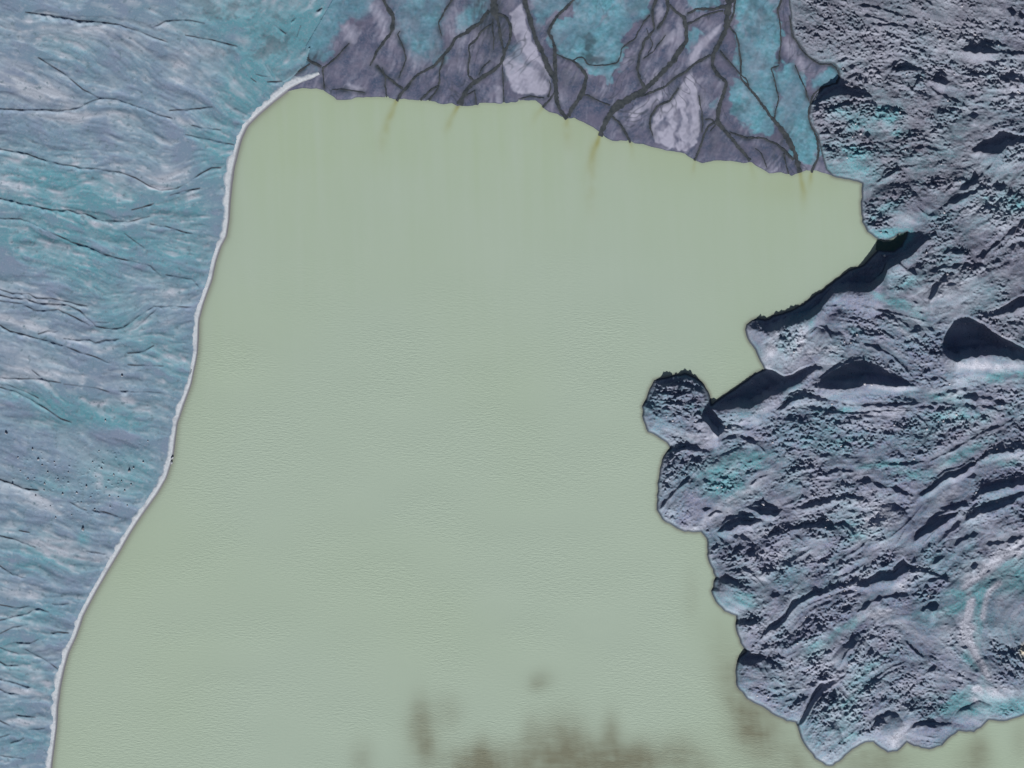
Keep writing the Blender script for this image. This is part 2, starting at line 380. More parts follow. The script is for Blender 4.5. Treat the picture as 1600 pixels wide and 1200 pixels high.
FLOW = flow_field([(1300,40,25),(1450,30,22),(1580,60,12),(1400,110,5),(1330,100,-20),(1350,220,-5),(1480,180,8),(1560,300,-40),(1420,330,20),(1380,320,-20),(1300,460,-30),
 (1500,440,-25),(1450,390,-20),(1560,390,-35),(1560,560,8),(1400,540,35),(1330,510,15),(1260,520,-60),(1190,540,60),(1060,620,-5),(1070,660,20),(1070,740,-45),(1045,780,-50),(1150,680,-10),(1130,750,-35),(1350,640,0),(1350,690,2),
 (1500,660,-25),(1420,700,-5),(1480,740,-35),(1560,700,-15),(1560,740,-8),(1350,800,-12),(1200,800,-18),(1280,840,-20),(1450,850,-45),(1560,820,-15),(1150,870,-25),(1140,930,40),(1220,960,-42),(1350,900,-22),
 (1330,1010,-60),(1290,1000,-30),(1430,1000,40),(1480,960,-30),(1530,980,80),(1580,900,-40),(1300,1100,-40),(1270,1130,-55),(1370,1100,-40),(1450,1130,-5),(1200,1060,15),(1580,1060,45),(1530,1090,20)])
w1 = noise(0.85, seed=21)
lump = along(w1, FLOW, 1, 0.9, 985)
w2 = noise(1.6, seed=22)
streak = along(w2, FLOW, 5, 1.3, 985)
w3 = noise(4.0, seed=23)
swell = along(w3, FLOW, 8, 2.5, 985)

# ground that reads smooth (s) or bouldery (r) in the moraine
rough = 0.60 + 0.18 * noise(13, seed=31) + 0.16 * along(noise(6, seed=32), FLOW, 8, 3, 985)
rough += blobs([(1320,60,80,50,20,.40),(1450,45,90,40,20,.40),(1335,105,20,30,0,.35),(1310,160,40,16,10,.5),(1285,185,15,30,0,.4),(1370,165,40,20,0,.2),(1450,195,40,20,10,.2),(1550,110,40,20,0,.3),(1420,300,60,14,-20,.3),
 (1060,625,36,36,0,.65),(1055,745,28,45,20,.35),(1165,690,45,22,0,.45),(1260,660,60,30,0,.3),(1380,680,60,20,0,.2),(1470,680,40,26,-20,.35),(1400,520,50,25,25,.3),(1440,560,25,30,30,.3),
 (1230,820,60,22,-15,.3),(1190,860,60,20,-20,.25),(1340,900,45,18,-15,.5),(1430,890,40,10,5,.5),(1320,945,40,16,-25,.25),(1250,960,45,14,-40,.25),(1290,1100,25,40,30,.35),(1215,1040,25,14,0,.3),(1360,1030,40,24,-30,.2),(1580,240,30,18,0,.3),
 (1170,975,14,10,0,.3),(1400,420,30,14,30,.3),(1560,390,40,12,-35,.2),(1450,840,50,20,-40,.25),(1560,800,40,14,-15,.2),(1590,1045,20,14,30,.4),(1310,75,40,30,0,.2)])
rough -= blobs([(1320,262,40,14,15,.6),(1395,100,20,10,20,.2),(1400,345,40,16,20,.45),(1560,60,30,8,10,.4),(1470,60,30,14,0,.2),(1520,350,40,18,-30,.3),(1500,470,60,20,-30,.45),(1390,470,30,9,15,.5),(1350,545,50,9,-15,.45),
 (1190,545,18,26,0,.4),(1550,580,60,10,5,.6),(1390,612,50,6,4,.6),(1065,680,36,9,20,.6),(1160,715,40,22,-10,.35),(1160,770,70,12,-33,.6),(1120,800,30,20,-40,.5),(1330,665,60,12,0,.2),(1420,735,60,10,-5,.4),(1500,715,60,8,-30,.45),(1370,740,26,6,0,.3),
 (1540,730,60,8,-20,.55),(1460,800,20,36,35,.6),(1500,770,30,12,-35,.5),(1250,770,60,6,-12,.35),(1420,830,16,30,30,.4),(1140,945,28,14,20,.45),(1420,970,40,26,0,.55),(1460,1000,40,40,0,.3),(1580,950,40,44,0,.6),(1520,960,12,40,5,.45),
 (1560,1095,50,16,-5,.5),(1400,1140,22,22,0,.45),(1180,1090,20,10,30,.35),(1280,1010,50,10,-40,.3),(1300,995,60,10,-25,.25),(1350,960,22,10,-20,.4),(1520,1135,20,6,0,.4),(1340,310,20,12,0,-.1)])
rough = np.clip(rough, 0.04, 1.15)
shadow_floor = smooth(Hm, 0.6, 4)
def vein(lines, w): return np.exp(-(line_dist(lines, 30) / w) ** 2)
VT = vein([[(1640,835),(1600,862),(1584,878),(1560,899),(1535,913),(1511,925),(1498,930)],[(1533,920),(1530,941),(1527,964),(1524,988),(1527,1008)],[(1511,1020),(1516,1030),(1523,1042)],[(1509,941),(1494,951),(1477,954)],[(1533,1074),(1540,1090),(1545,1104)],[(1514,1075),(1502,1086),(1490,1098)]], 5.5)
VP = vein([[(1600,846),(1575,865),(1551,882),(1527,903),(1505,918)],[(1560,911),(1545,924),(1538,940),(1534,964)],[(1519,937),(1512,955),(1507,974),(1510,1000),(1520,1018),(1530,1034),(1540,1056)],[(1522,1076),(1528,1074)]], 4.5)
bench = blobs([(1570,950,44,48,0,1),(1425,970,34,28,0,.8),(1475,1000,44,50,0,.7),(1545,1094,80,24,-5,1),(1500,950,30,40,0,.6),(1400,1145,30,30,0,.6),(1575,890,40,26,-30,.8),(1160,770,80,14,-33,.6),(1545,735,70,12,-18,.7),(1550,580,60,12,4,.8),(1180,540,22,32,0,.6),(1370,560,50,12,15,.4),(1465,800,18,40,35,.7)])
rq_ = np.maximum(VT, np.maximum(VP, bench * .8))
rough = rough * (1 - 0.8 * np.clip(rq_, 0, 1))
grain = noise(0.95, seed=24) * 0.75 + noise(1.9, seed=25) * 0.65
rq = smooth(rough, 0.10, 1.10)                       # 0 smooth till, 1 block field
rub = np.clip(along(noise(0.9, seed=26), FLOW, 2, 1.2, 985) * 0.5 + grain, -0.6, 3.0)
humm = fbm(20, 2, seed=43)
# rounded mounds and lobes, each steeper on its north side
DOMES = [(1055,634,46,42,0,3),(1066,757,38,60,10,8),(1140,928,34,26,0,7),(1170,985,20,22,0,5),(1188,1066,36,34,20,8),(1282,1140,40,58,-20,11),(1390,1142,24,30,0,8),(1452,1146,34,22,0,7),(1515,1120,30,18,-15,5),
 (1272,848,44,28,-8,7),(1322,850,24,30,0,6),(1330,1035,30,40,25,7),(1250,1010,50,24,-35,5),(1556,1062,42,40,10,7),(1318,180,46,44,0,8),(1420,124,32,20,0,5),(1437,165,26,26,0,5),(1387,182,22,20,0,4),(1358,248,46,20,0,4),(1400,322,48,34,15,7),
 (1290,540,34,26,0,6),(1225,535,26,32,0,5),(1182,530,18,32,0,4),(1390,828,30,38,20,6),(1565,950,44,48,0,4),(1430,972,34,28,0,3),(1165,718,46,24,-10,4),(1215,852,40,20,-15,5),(1245,880,44,22,-20,4),(1170,872,30,20,0,4),(1570,258,44,26,0,6),(1560,345,46,26,-35,6),
 (1500,450,56,26,-25,6),(1430,440,18,28,20,5),(1540,140,60,24,5,4),(1480,70,60,22,10,3),(1290,40,50,40,0,3),(1400,520,46,24,25,5),(1470,570,24,24,0,4),(1370,1090,34,26,-35,5),(1440,1060,26,40,25,4),(1480,1000,26,40,-10,4),(1420,1120,20,24,0,4),(1205,905,22,16,0,4),
 (1560,820,44,20,-15,4),(1480,870,36,16,-30,4),(1320,880,40,18,-20,4),(1480,690,50,18,-28,3),(1330,665,60,18,0,3),(1240,680,40,22,0,3),(1150,680,30,14,0,3)]
dome = np.zeros((H, W), dtype=np.float32)
_wdx = 4.0 * noise(9, seed=44); _wdy = 4.0 * noise(9, seed=45)
for (x, y, rx, ry, rot, hh) in DOMES:
    t = math.radians(rot); dx = XX + _wdx - x; dy = YY + _wdy - y
    u = (dx * math.cos(t) + dy * math.sin(t)) / rx; v = (-dx * math.sin(t) + dy * math.cos(t)) / ry
    v = v + 0.22 * (1 - v * v).clip(0, 1)            # crest pushed north
    dome = np.maximum(dome, hh * np.clip(1 - u * u - v * v, 0, 1) ** 0.75)
# folds lean north
chop = bil(swell, XX - X0, YY - Y0 + 3.2 * np.clip(swell, -1.5, 2)) + 0.0
near = 1 - 0.7 * (1 - smooth(line_dist([p for p, w in S_], 12), 4, 10)) * (1 - np.clip(blobs([(1055,625,40,40,0,1)]), 0, 1))
lobe = np.abs(along(noise(5.0, seed=46), FLOW, 3, 2.0, 985)) * 1.5 + np.abs(noise(8, seed=47)) * 1.7 + np.abs(noise(3.2, seed=48)) * 0.55
north = 1 - smooth(YY + 0.25 * (XX - 1250), 90, 170)
lobe *= (1 - 0.85 * np.clip(rq_, 0, 1)) * (1 - 0.6 * north)
Zm = near * lobe * 0.75 * (0.45 + 0.55 * rq) + near * chop * 0.30 + dome * 0.90 * np.clip((sd_mor - 3) / 16, 0, 1) + near * rub * (0.20 + 1.22 * rq ** 1.1) * (1 - 0.12 * north) + np.clip(streak - 0.2, 0, 2.5) * 0.55 * rq + streak * 0.10 + fbm(60, 2, seed=41) * 2.2 + humm * 1.1
bumps = rub
# shore: the hills come down to the lake in a rounded edge
edge = 1 - np.exp(-np.clip(sd_mor, 0, 60) / 11.0)
land = 4.0 * edge + 7.0 * (1 - np.exp(-np.clip(sd_mor, 0, 60) / 25.0))
base = land + Zm * np.clip(sd_mor / 11.0, 0, 1)
lev = land * (1 - FC) + 0.25 * FC
base = base * (1 - FL) + lev * FL + rub * rq * 0.5 * FL * np.clip(sd_mor / 7.0, 0, 1)
z_mor = np.where(sd_mor > 0, base + Hs * np.clip(sd_mor / 4.0, 0, 1) + Hm, sd_mor * 0.7).astype(np.float32)
z_mor = np.where(sd_mor > 0, np.maximum(z_mor, 0.02 + 0.02 * sd_mor), z_mor)

# moraine tints
teal = blobs([(1310,172,12,10,0,.35),(1388,180,20,16,0,1.1),(1335,240,24,12,0,.9),(1330,265,40,9,10,.6),(1325,180,22,9,0,.4),(1405,208,16,7,0,.6),(1345,200,24,10,10,.5),(1310,110,10,10,0,.4),(1330,95,30,12,0,.3),(1375,330,34,10,-30,.7),(1385,365,26,7,0,1.2),
 (1418,372,7,12,30,1.2),(1420,440,12,8,0,1.0),(1400,472,36,7,18,1.1),(1430,490,16,8,40,.6),(1262,505,8,14,20,.6),(1240,550,10,18,0,.5),(1225,540,22,14,0,.5),(1335,515,18,8,20,.4),(1560,588,44,9,-6,.9),(1590,320,26,12,20,.7),(1545,315,20,9,30,.6),
 (1470,620,22,7,0,.9),(1500,650,60,12,0,.5),(1130,755,26,20,-30,1.0),(1115,735,20,16,0,.6),(1180,715,26,18,0,.8),(1145,720,20,14,0,.6),(1380,726,40,5,-5,1.0),(1420,742,30,10,0,.8),(1490,716,30,6,-28,.8),(1540,690,24,6,-30,.6),(1340,815,20,12,-40,.4),
 (1345,838,30,8,-30,.5),(1570,722,30,7,0,.6),(1165,935,10,6,0,1.0),(1160,940,26,9,10,.5),(1333,972,18,8,-30,1.0),(1290,1005,34,7,-45,.6),(1270,1010,20,8,-40,.6),(1530,920,24,6,-25,1.1),(1555,900,22,6,-40,1.1),(1580,880,22,8,-40,.8),(1590,905,26,20,0,.7),
 (1490,925,14,5,0,.7),(1490,950,20,5,-20,.8),(1527,960,6,28,4,1.1),(1520,1030,16,9,45,.9),(1535,1050,10,16,-20,.5),(1490,1100,30,6,-30,.9),(1540,1090,12,16,-20,.9),(1560,1105,60,9,-6,.9),(1500,1090,40,18,0,.4),(1360,1040,40,7,-35,.5),(1340,1080,30,14,-20,.4),
 (1330,1150,10,5,-30,.8),(1225,1065,20,14,0,.3),(1300,1120,40,40,0,.35),(1310,640,30,5,0,.3),(1090,640,20,9,0,.3),(1350,690,70,18,0,.28),(1290,690,60,30,0,.25),(1450,960,60,8,0,.25),(1240,900,50,30,0,.2),(1430,340,40,10,0,.3)])
rim = smooth(sd_mor, 2.0, 4.0) * (1 - smooth(sd_mor, 4.5, 8.0))
teal = (1 - 0.7 * north) * np.clip(0.25 * rim + 0.95 * VT * (1 - VP) + blobs([(1575,900,36,20,-25,.5),(1560,1102,70,16,-5,.6),(1500,1100,34,10,-15,.5),(1575,955,30,34,0,.25),(1480,985,34,40,0,.15)]) + 1.35 * teal * (0.85 + 0.30 * noise(3, seed=51)) + 0.12 + 0.13 * noise(14, seed=52) + 0.08 * streak, 0, 1)
pale = blobs([(1325,90,24,10,10,.35),(1205,545,9,30,10,.7),(1250,530,8,24,15,.7),(1290,545,30,6,-10,.5),(1530,572,60,7,4,.9),(1390,605,50,5,4,.7),(1560,700,50,5,-12,.3),(1580,715,40,7,-3,.5),(1470,785,10,40,35,.45),(1380,800,30,20,0,.6),(1370,815,20,14,0,.5),
 (1130,800,60,9,-35,.5),(1150,775,60,7,-35,.4),(1180,830,20,10,-20,.4),(1210,870,40,16,-20,.4),(1185,905,14,9,0,.4),(1410,915,14,7,-25,.9),(1370,958,30,7,-15,.8),(1515,960,5,40,-4,1.0),(1505,985,9,26,5,.8),(1540,880,50,7,-35,.7),(1535,1040,6,30,-25,.6),(1480,1000,12,30,0,.4),
 (1590,860,16,12,0,.5),(1560,1080,30,9,0,.7),(1520,1095,16,6,0,.7),(1400,1155,18,14,0,.8),(1410,1120,20,20,0,.5),(1395,975,30,20,0,.3),(1460,905,20,6,0,.3),(1505,1055,20,14,0,.4),(1540,325,30,16,-30,.3),(1490,450,40,14,-30,.3),(1340,840,16,10,0,.4),(1560,850,40,12,-20,.3),
 (1420,345,24,12,0,.3),(1260,630,50,5,-20,.4),(1150,665,40,5,-25,.5),(1190,570,26,8,0,.2),(1065,682,30,6,20,.35),(1070,680,30,5,0,.3)])
pale = np.clip(0.14 * rim + 0.9 * VP + 1.15 * pale * (0.9 + 0.25 * noise(2.5, seed=53)) + 0.10 + 0.12 * along(noise(3.0, seed=54), FLOW, 6, 2.0, 985) + 0.10 * noise(22, seed=55), 0, 1)
sandy = np.clip(blobs([(1599,1015,6,9,20,1.3)]), 0, 1)
wet_m = (1 - smooth(sd_mor, 1.2, 4.2)) * 0.9
wet_m = np.maximum(wet_m, smooth(sd_mor, 0.5, 2.0) * (1 - smooth(sd_mor, 2.0, 4.0)) * 0.3)

# ------------------------------------------------------------------ hillside (west): streaked fans and gullies running down to the lake
HFLOW = flow_field([(30,20,12),(150,30,8),(260,40,12),(350,60,20),(100,100,35),(220,100,40),(300,110,45),(60,170,4),(150,160,-10),(230,190,18),(320,200,18),(380,120,50),(430,60,-50),(470,60,-55),(30,240,14),(130,262,8),(220,280,22),(300,290,-22),(30,320,10),
 (130,335,16),(230,330,-14),(310,300,-20),(60,360,22),(150,390,22),(260,425,18),(320,360,8),(30,460,8),(100,470,12),(170,510,8),(220,500,-35),(280,480,5),(40,525,18),(130,550,20),(230,560,22),(280,530,-10),(30,600,16),(100,640,28),(180,640,12),(240,630,20),
 (60,760,14),(150,790,14),(200,740,20),(30,700,10),(30,860,18),(100,860,22),(160,860,10),(30,960,-8),(70,950,-12),(110,940,20),(40,1005,0),(80,990,5),(30,1065,18),(70,1110,20),(30,1130,12),(30,1180,-15),(60,1260,10)])
HFLOW = HFLOW + 0.12 * noise(9, seed=60) + 0.12 * noise(25, seed=59)
blot = np.clip(blobs([(420,60,90,70,0,1),(330,30,60,40,0,.7),(130,720,110,60,0,.8)]), 0, 1)   # mossy and stony ground without streaks
hst = along(noise(1.2, seed=61), HFLOW, 4, 1.3, None, 580) * (1 - 0.6 * blot) + noise(1.3, seed=66) * 0.55
hst2 = along(noise(2.6, seed=62), HFLOW, 7, 2.4, None, 580) * (1 - 0.5 * blot) + noise(4, seed=68) * 0.5
hst3 = along(noise(6.0, seed=63), HFLOW, 7, 5.0, None, 580) * 0.8 + noise(16, seed=69) * 0.6
G_ = [([(40,19),(47,20),(62,22)],2),([(62,22),(78,23),(94,26),(108,29)],4.2),([(108,29),(119,32),(156,34),(188,39)],3),([(188,39),(212,47)],2.5),([(212,47),(240,58),(262,66)],1.5),([(241,41),(259,33),(291,31),(319,36)],2.2),([(290,55),(330,62),(370,72)],1.6),
 ([(-130,168),(0,170),(37,172),(78,172),(109,172)],2.6),([(109,172),(134,162),(156,153),(181,155)],2),([(60,90),(100,115),(130,140),(156,153)],1.2),([(181,155),(203,162),(225,170),(250,180),(269,185)],2.6),([(265,173),(275,172)],3.5),([(275,172),(306,170),(331,167)],2.0),([(300,196),(345,203)],1.8),([(290,210),(365,226)],1.6),
 ([(-130,215),(0,233),(22,237),(44,241),(62,248),(94,256),(125,261),(156,264)],2.4),([(156,264),(187,269),(212,278),(234,291),(250,297)],1.5),([(250,297),(275,295),(297,283),(312,272),(331,262),(345,262)],1.8),
 ([(-130,290),(0,310),(25,316),(53,322),(81,328),(106,328)],3.4),([(106,328),(134,334),(156,343)],3),([(156,343),(200,347),(234,338)],1.8),([(206,328),(237,320)],2),([(224,323),(240,318)],3.4),([(266,305),(287,298),(312,294)],2.4),
 ([(-100,330),(0,341),(32,342),(57,352),(82,364),(110,377)],1.6),([(110,378),(135,384),(160,396)],2.6),([(160,396),(190,405),(215,410),(235,415),(250,430)],1.8),([(235,350),(260,354),(285,362),(300,365)],1.6),([(195,365),(215,380),(225,387)],1.0),([(260,430),(300,436),(312,450)],1.6),
 ([(-130,440),(0,452),(20,459),(42,459)],2),([(30,459),(45,459)],3),([(45,459),(57,466),(80,466),(100,470),(120,475),(136,478)],1.8),([(-100,450),(0,461),(20,466),(40,467)],2),([(40,467),(60,474),(80,475),(105,476)],3),([(105,476),(125,485),(150,510),(175,514),(192,512)],1.7),([(192,512),(212,497),(240,479)],2),([(215,510),(245,482)],1.2),
 ([(-60,462),(0,470),(35,475),(55,485)],1.6),([(52,485),(75,485),(92,483)],2.8),([(92,484),(120,497),(140,508)],1.8),([(150,503),(178,502)],1.8),([(-130,470),(-60,490),(0,508)],2),([(0,508),(15,517),(35,522),(55,528)],3.2),([(55,528),(75,532),(100,540)],2.6),([(100,540),(125,550),(150,558),(172,567)],1.6),([(60,522),(75,517),(90,517)],1.8),
 ([(100,529),(140,531),(150,536)],2.4),([(148,536),(165,531),(185,530)],3),([(200,552),(225,549),(240,540)],1.8),([(240,478),(300,480)],2.0),([(200,570),(255,572)],1.6),([(0,590),(30,592),(60,592),(95,598)],1.8),([(50,578),(62,588)],2.2),
 ([(-80,590),(0,605),(25,612),(50,625),(70,637),(95,654),(112,660)],1.8),([(10,600),(40,612),(60,622)],1.2),([(187,611),(200,611)],3),([(205,612),(237,612),(251,614)],1.8),([(100,600),(150,606),(170,612)],1.2),([(-60,735),(0,749),(20,756),(36,763)],1.8),([(36,763),(60,766)],3),([(145,797),(164,800)],3.4),([(164,800),(185,807)],1.6),
 ([(110,785),(135,797)],1.6),([(-80,830),(0,837),(24,843),(55,855)],1.6),([(30,829),(46,832)],1.8),([(135,861),(165,865)],2),([(-60,870),(0,884),(20,898),(40,903)],2),([(-60,990),(0,969),(20,964),(40,960),(53,953)],2.6),([(53,953),(62,951),(76,956)],3),([(80,989),(90,987),(107,989)],2.4),([(22,1004),(47,1005),(60,999)],2),([(82,943),(107,943)],1.8),
 ([(0,945),(30,950),(45,947)],1.5),([(0,990),(20,980),(45,976)],1.5),([(-60,1020),(0,1034),(12,1040),(28,1040)],2.6),([(-60,1040),(0,1061),(20,1066),(34,1071)],2.4),([(32,1070),(46,1074)],3.8),([(-60,1060),(0,1077),(15,1083),(30,1086)],2.6),([(-60,1110),(0,1126),(15,1133)],1.8),([(25,1117),(55,1121)],1.8),([(0,1152),(15,1147)],2.4),([(17,1161),(37,1154)],1.8),
 ([(40,1015),(70,1030),(90,1045)],1.2),([(0,1012),(30,1022)],1.2),([(45,1140),(70,1138)],1.6),([(0,1180),(40,1186)],1.4),([(470,40),(467,48),(464,58)],3.5),([(455,34),(462,28)],2.5),([(495,17),(503,13)],4.5),([(482,73),(500,68)],4.5),([(430,40),(446,52)],1.6),([(392,122),(400,128)],3),([(418,128),(440,127)],1.8),([(400,116),(418,120)],1.8)]
Hs = np.zeros((H, W), dtype=np.float32); Yss = np.full((H, W), 99.0, dtype=np.float32)
for (p, w) in G_: add_stroke(roughen(p, 0.8, 5), w * 0.95, 0.68)
Hs = settle(Hs, Yss, 2.0)
dgl = line_dist([p for p, w in G_], 12)
bould = blobs([(60,740,50,40,10,.8),(150,745,50,45,10,.9),(190,700,40,30,0,.3),(120,800,50,20,0,.4)])
hl = noise(0.8, seed=64)
up = np.clip((XX - 100) / 400, 0, 1) * np.clip((400 - YY) / 400, 0, 1)
z_hill = 1.2 + hst * 0.065 + hst2 * 0.19 + hst3 * 0.50 + Hs * 1.0 + np.clip(hl - 1.4, 0, 2) * 0.9 * np.clip(bould, 0, 1) + noise(30, seed=65) * 0.6
hb = np.clip((d_beach - 4) / 10, 0, 1)
z_hill = np.maximum(0.7 + (z_hill - 0.7) * hb, 0.4).astype(np.float32)
m_hill_d = m_hill.copy()
h_teal = blobs([(70,260,80,40,10,.45),(60,300,90,30,10,.8),(120,300,60,25,10,.7),(60,380,90,30,15,1.1),(110,395,60,30,15,.8),(150,350,100,20,15,.7),(230,400,80,25,20,.7),(300,380,40,60,0,.6),(340,240,30,40,0,.9),(330,200,40,20,0,.7),(380,150,40,40,0,1.0),(420,90,50,50,0,1.0),(350,30,60,40,0,.7),
 (440,20,60,40,0,1.1),(480,40,40,40,0,1.0),(120,90,60,30,30,.3),(160,460,60,30,10,.6),(190,500,40,16,0,.6),(240,540,60,30,10,.7),(280,590,30,30,0,.5),(120,640,100,22,15,.8),(200,650,50,25,10,.5),(80,660,40,10,0,.5),(180,740,40,25,10,.8),(215,745,30,40,0,.6),(80,760,40,14,10,.6),
 (130,842,9,10,0,.9),(60,850,70,16,10,.5),(90,870,60,20,15,.7),(30,880,40,16,10,.7),(60,960,60,20,-10,.7),(30,1000,60,16,0,.7),(20,1030,40,16,20,1.0),(60,1065,40,16,25,.7),(40,1110,50,14,10,.5),(30,1160,60,24,0,.7),(40,620,70,14,20,.4),(250,300,80,16,-15,.6),(270,330,60,20,0,.7)])
h_teal = np.clip(h_teal * (1.0 + 0.20 * hst2) + 0.12 + 0.15 * hst3 + 0.10 * hst2 + 0.05 * hst, 0, 1)
h_pale = blobs([(70,45,60,8,10,.4),(170,52,50,9,10,.8),(80,150,40,12,15,1.0),(60,140,30,14,0,.6),(20,110,50,30,0,.4),(100,185,60,7,5,.6),(150,180,50,6,0,.5),(10,290,50,9,15,.7),(110,255,60,5,10,.3),(270,275,30,10,0,.6),(250,285,40,12,10,.4),(220,75,40,6,20,.4),(290,110,16,40,-30,.3),(320,80,30,9,0,.5),(375,62,16,6,20,.7),
 (240,40,30,5,10,.3),(310,195,40,6,15,.6),(160,350,14,4,10,.7),(200,350,20,5,-12,.6),(60,463,60,4,10,.7),(60,471,60,3,8,.7),(20,500,60,9,15,.5),(60,515,60,5,18,.8),(20,550,60,14,15,.5),(60,580,80,8,8,.7),(20,590,40,8,0,.5),(155,630,16,6,0,.7),(200,622,18,8,0,.7),(20,770,40,12,20,.5),(60,785,30,9,20,.5),
 (100,855,70,9,12,.8),(60,845,40,6,0,.5),(120,870,40,5,8,.6),(20,925,20,8,0,.7),(52,932,12,6,0,.7),(30,980,50,5,0,.4),(55,1010,30,8,20,.5),(65,1065,20,6,10,.8),(50,1050,18,6,20,.6),(35,1080,30,5,10,.7),(40,1130,40,7,0,.5),(220,640,16,5,0,.5),(265,460,14,5,0,.5),(260,505,20,5,-20,.5),(170,545,14,4,-20,.6)])
h_pale = np.clip(h_pale * (1.0 + 0.25 * hst2) + 0.09 + 0.07 * hst + 0.11 * hst3 + 0.06 * hst2 + 0.24 * np.clip(hst2 - 0.9, 0, 2) + 0.16 * np.clip(hst - 1.2, 0, 2), 0, 1)
h_moss = blot * np.clip(XX - 250, 0, 1) * smooth(fbm(9, 4, seed=58), 0.3, 1.6)
h_wet = np.clip(0.45 * h_moss + 0.75 * (1 - smooth(dgl, 0.4, 1.6)) * (0.6 + 0.5 * noise(6, seed=67)), 0, 1)

# ------------------------------------------------------------------ delta: mud flats, teal flats, pale silt bars
def soft_poly(pts, s, jit=0.0, seed=1):
    return gauss(poly_mask(roughen(pts, jit, seed, closed=True)).astype(np.float32), s)
d_teal = np.zeros((H, W), dtype=np.float32)
def addmax(a, b, k=1.0):
    return np.maximum(a, b * k)
d_teal = addmax(d_teal, soft_poly([(884,-150),(1030,-150),(1020,0),(1012,28),(985,42),(962,62),(975,80),(963,96),(962,128),(945,130),(915,108),(893,94),(870,80),(864,60),(868,46),(888,22)], 1.2, 2))
d_teal = addmax(d_teal, soft_poly([(1155,-150),(1213,-150),(1213,0),(1217,60),(1217,100),(1206,108),(1212,135),(1213,180),(1205,205),(1190,212),(1162,205),(1150,180),(1146,150),(1141,122),(1158,125),(1156,90),(1148,55)], 1.3, 2))
d_teal = addmax(d_teal, soft_poly([(1212,108),(1240,90),(1254,118),(1267,160),(1268,190),(1278,213),(1282,242),(1268,254),(1250,253),(1240,235),(1226,208),(1211,190),(1217,155),(1210,130)], 1.5, 1.5))
d_teal = addmax(d_teal, soft_poly([(1295,102),(1320,85),(1320,130),(1275,138),(1272,120)], 2.5, 1), .9)
d_teal = addmax(d_teal, soft_poly([(440,-150),(592,-150),(588,-10),(570,20),(550,30),(530,62),(510,80),(490,95),(470,120),(430,60)], 7, 2), .95)
d_teal = addmax(d_teal, soft_poly([(620,-150),(700,-150),(694,10),(680,40),(682,75),(650,95),(640,70),(625,50),(618,20)], 9, 2), .85)
d_teal = addmax(d_teal, soft_poly([(715,-150),(765,-150),(762,15),(735,45),(712,55),(715,30),(738,10)], 5, 2), .9)
d_teal = addmax(d_teal, soft_poly([(668,85),(700,75),(690,92),(670,108)], 4), .6)
d_teal = addmax(d_teal, soft_poly([(825,-150),(890,-150),(890,0),(865,30),(845,48),(838,30),(830,0)], 3, 1), .75)
d_teal = addmax(d_teal, soft_poly([(486,76),(512,85),(524,92),(505,98),(488,92)], 2), .9)
d_teal = addmax(d_teal, soft_poly([(1075,48),(1105,50),(1090,65),(1078,85),(1073,75)], 2, 1), .9)
d_teal = addmax(d_teal, soft_poly([(1072,8),(1090,-20),(1130,-20),(1125,8),(1090,12)], 2, 1), .8)
d_teal = addmax(d_teal, soft_poly([(1120,145),(1118,170),(1106,160)], 2), .7)
d_teal = addmax(d_teal, soft_poly([(797,70),(812,70),(815,110),(798,120),(790,112)], 4), .55)
d_teal = np.clip(d_teal * (0.90 + 0.10 * noise(5, seed=71)) - 0.45 * np.clip(blobs([(945,30,40,4,-60,1),(995,50,30,10,-40,1.2),(1165,40,4,30,-20,.8),(870,30,20,8,-50,1.2),(560,60,20,20,0,.8),(545,40,12,30,0,.6),(660,60,30,20,0,.4)]), 0, 1), 0, 1)
d_pale = np.zeros((H, W), dtype=np.float32)
P1 = soft_poly([(797,22),(816,5),(822,30),(834,66),(849,105),(858,130),(854,147),(846,151),(820,147),(800,140),(794,122),(786,98),(796,88),(809,70),(800,42)], 0.9, .8)
P1 = P1 * (1 - 0.65 * soft_poly([(806,55),(812,55),(816,80),(824,92),(838,98),(852,116),(857,135),(846,128),(840,114),(822,104),(812,100),(795,90),(806,75)], 1.5, 1))
d_pale = addmax(d_pale, P1, .9)
P2 = soft_poly([(1080,112),(1092,145),(1094,190),(1091,222),(1070,233),(1045,230),(1025,220),(1016,200),(1018,182),(1035,165),(1055,152),(1066,130)], 1.0, 1)
P2h = np.clip(soft_poly([(1040,180),(1045,195),(1035,205),(1022,200),(1030,190)], 1.5) + soft_poly([(1060,170),(1068,185),(1060,200),(1050,222),(1055,200)], 1.5) + soft_poly([(1072,140),(1086,160),(1082,200),(1070,180)], 4) * .7, 0, 1)
d_pale = addmax(d_pale, np.clip(P2 * (1 - 0.75 * P2h) * (0.9 + 0.25 * along(noise(1.5, seed=72), np.full((H, W), math.radians(75), np.float32), 5, 1.5)), 0, 1))
d_pale = addmax(d_pale, soft_poly([(1034,140),(1030,160),(1000,178),(988,192),(984,178),(1002,160),(1020,150)], 2, 1), .8)
d_pale = addmax(d_pale, soft_poly([(1130,28),(1122,50),(1102,75),(1084,98),(1074,102),(1086,75),(1108,52)], 2, 1), .9)
d_pale = addmax(d_pale, soft_poly([(1055,42),(1052,62),(1036,78),(1030,72),(1040,58)], 2), .7)
d_pale = addmax(d_pale, soft_poly([(1025,10),(1038,5),(1036,28),(1026,40)], 1.5), .5)
d_pale = addmax(d_pale, soft_poly([(1060,35),(1068,50),(1062,70),(1048,90),(1042,84),(1056,64)], 3), .45)
d_pale = addmax(d_pale, soft_poly([(773,132),(785,135),(787,160),(775,160)], 1.5), .55)
d_pale = addmax(d_pale, soft_poly([(1138,35),(1150,0),(1148,25),(1140,40)], 1.5), .5)
d_pale = addmax(d_pale, soft_poly([(540,130),(565,138),(566,142),(545,140)], 1.5), .45)
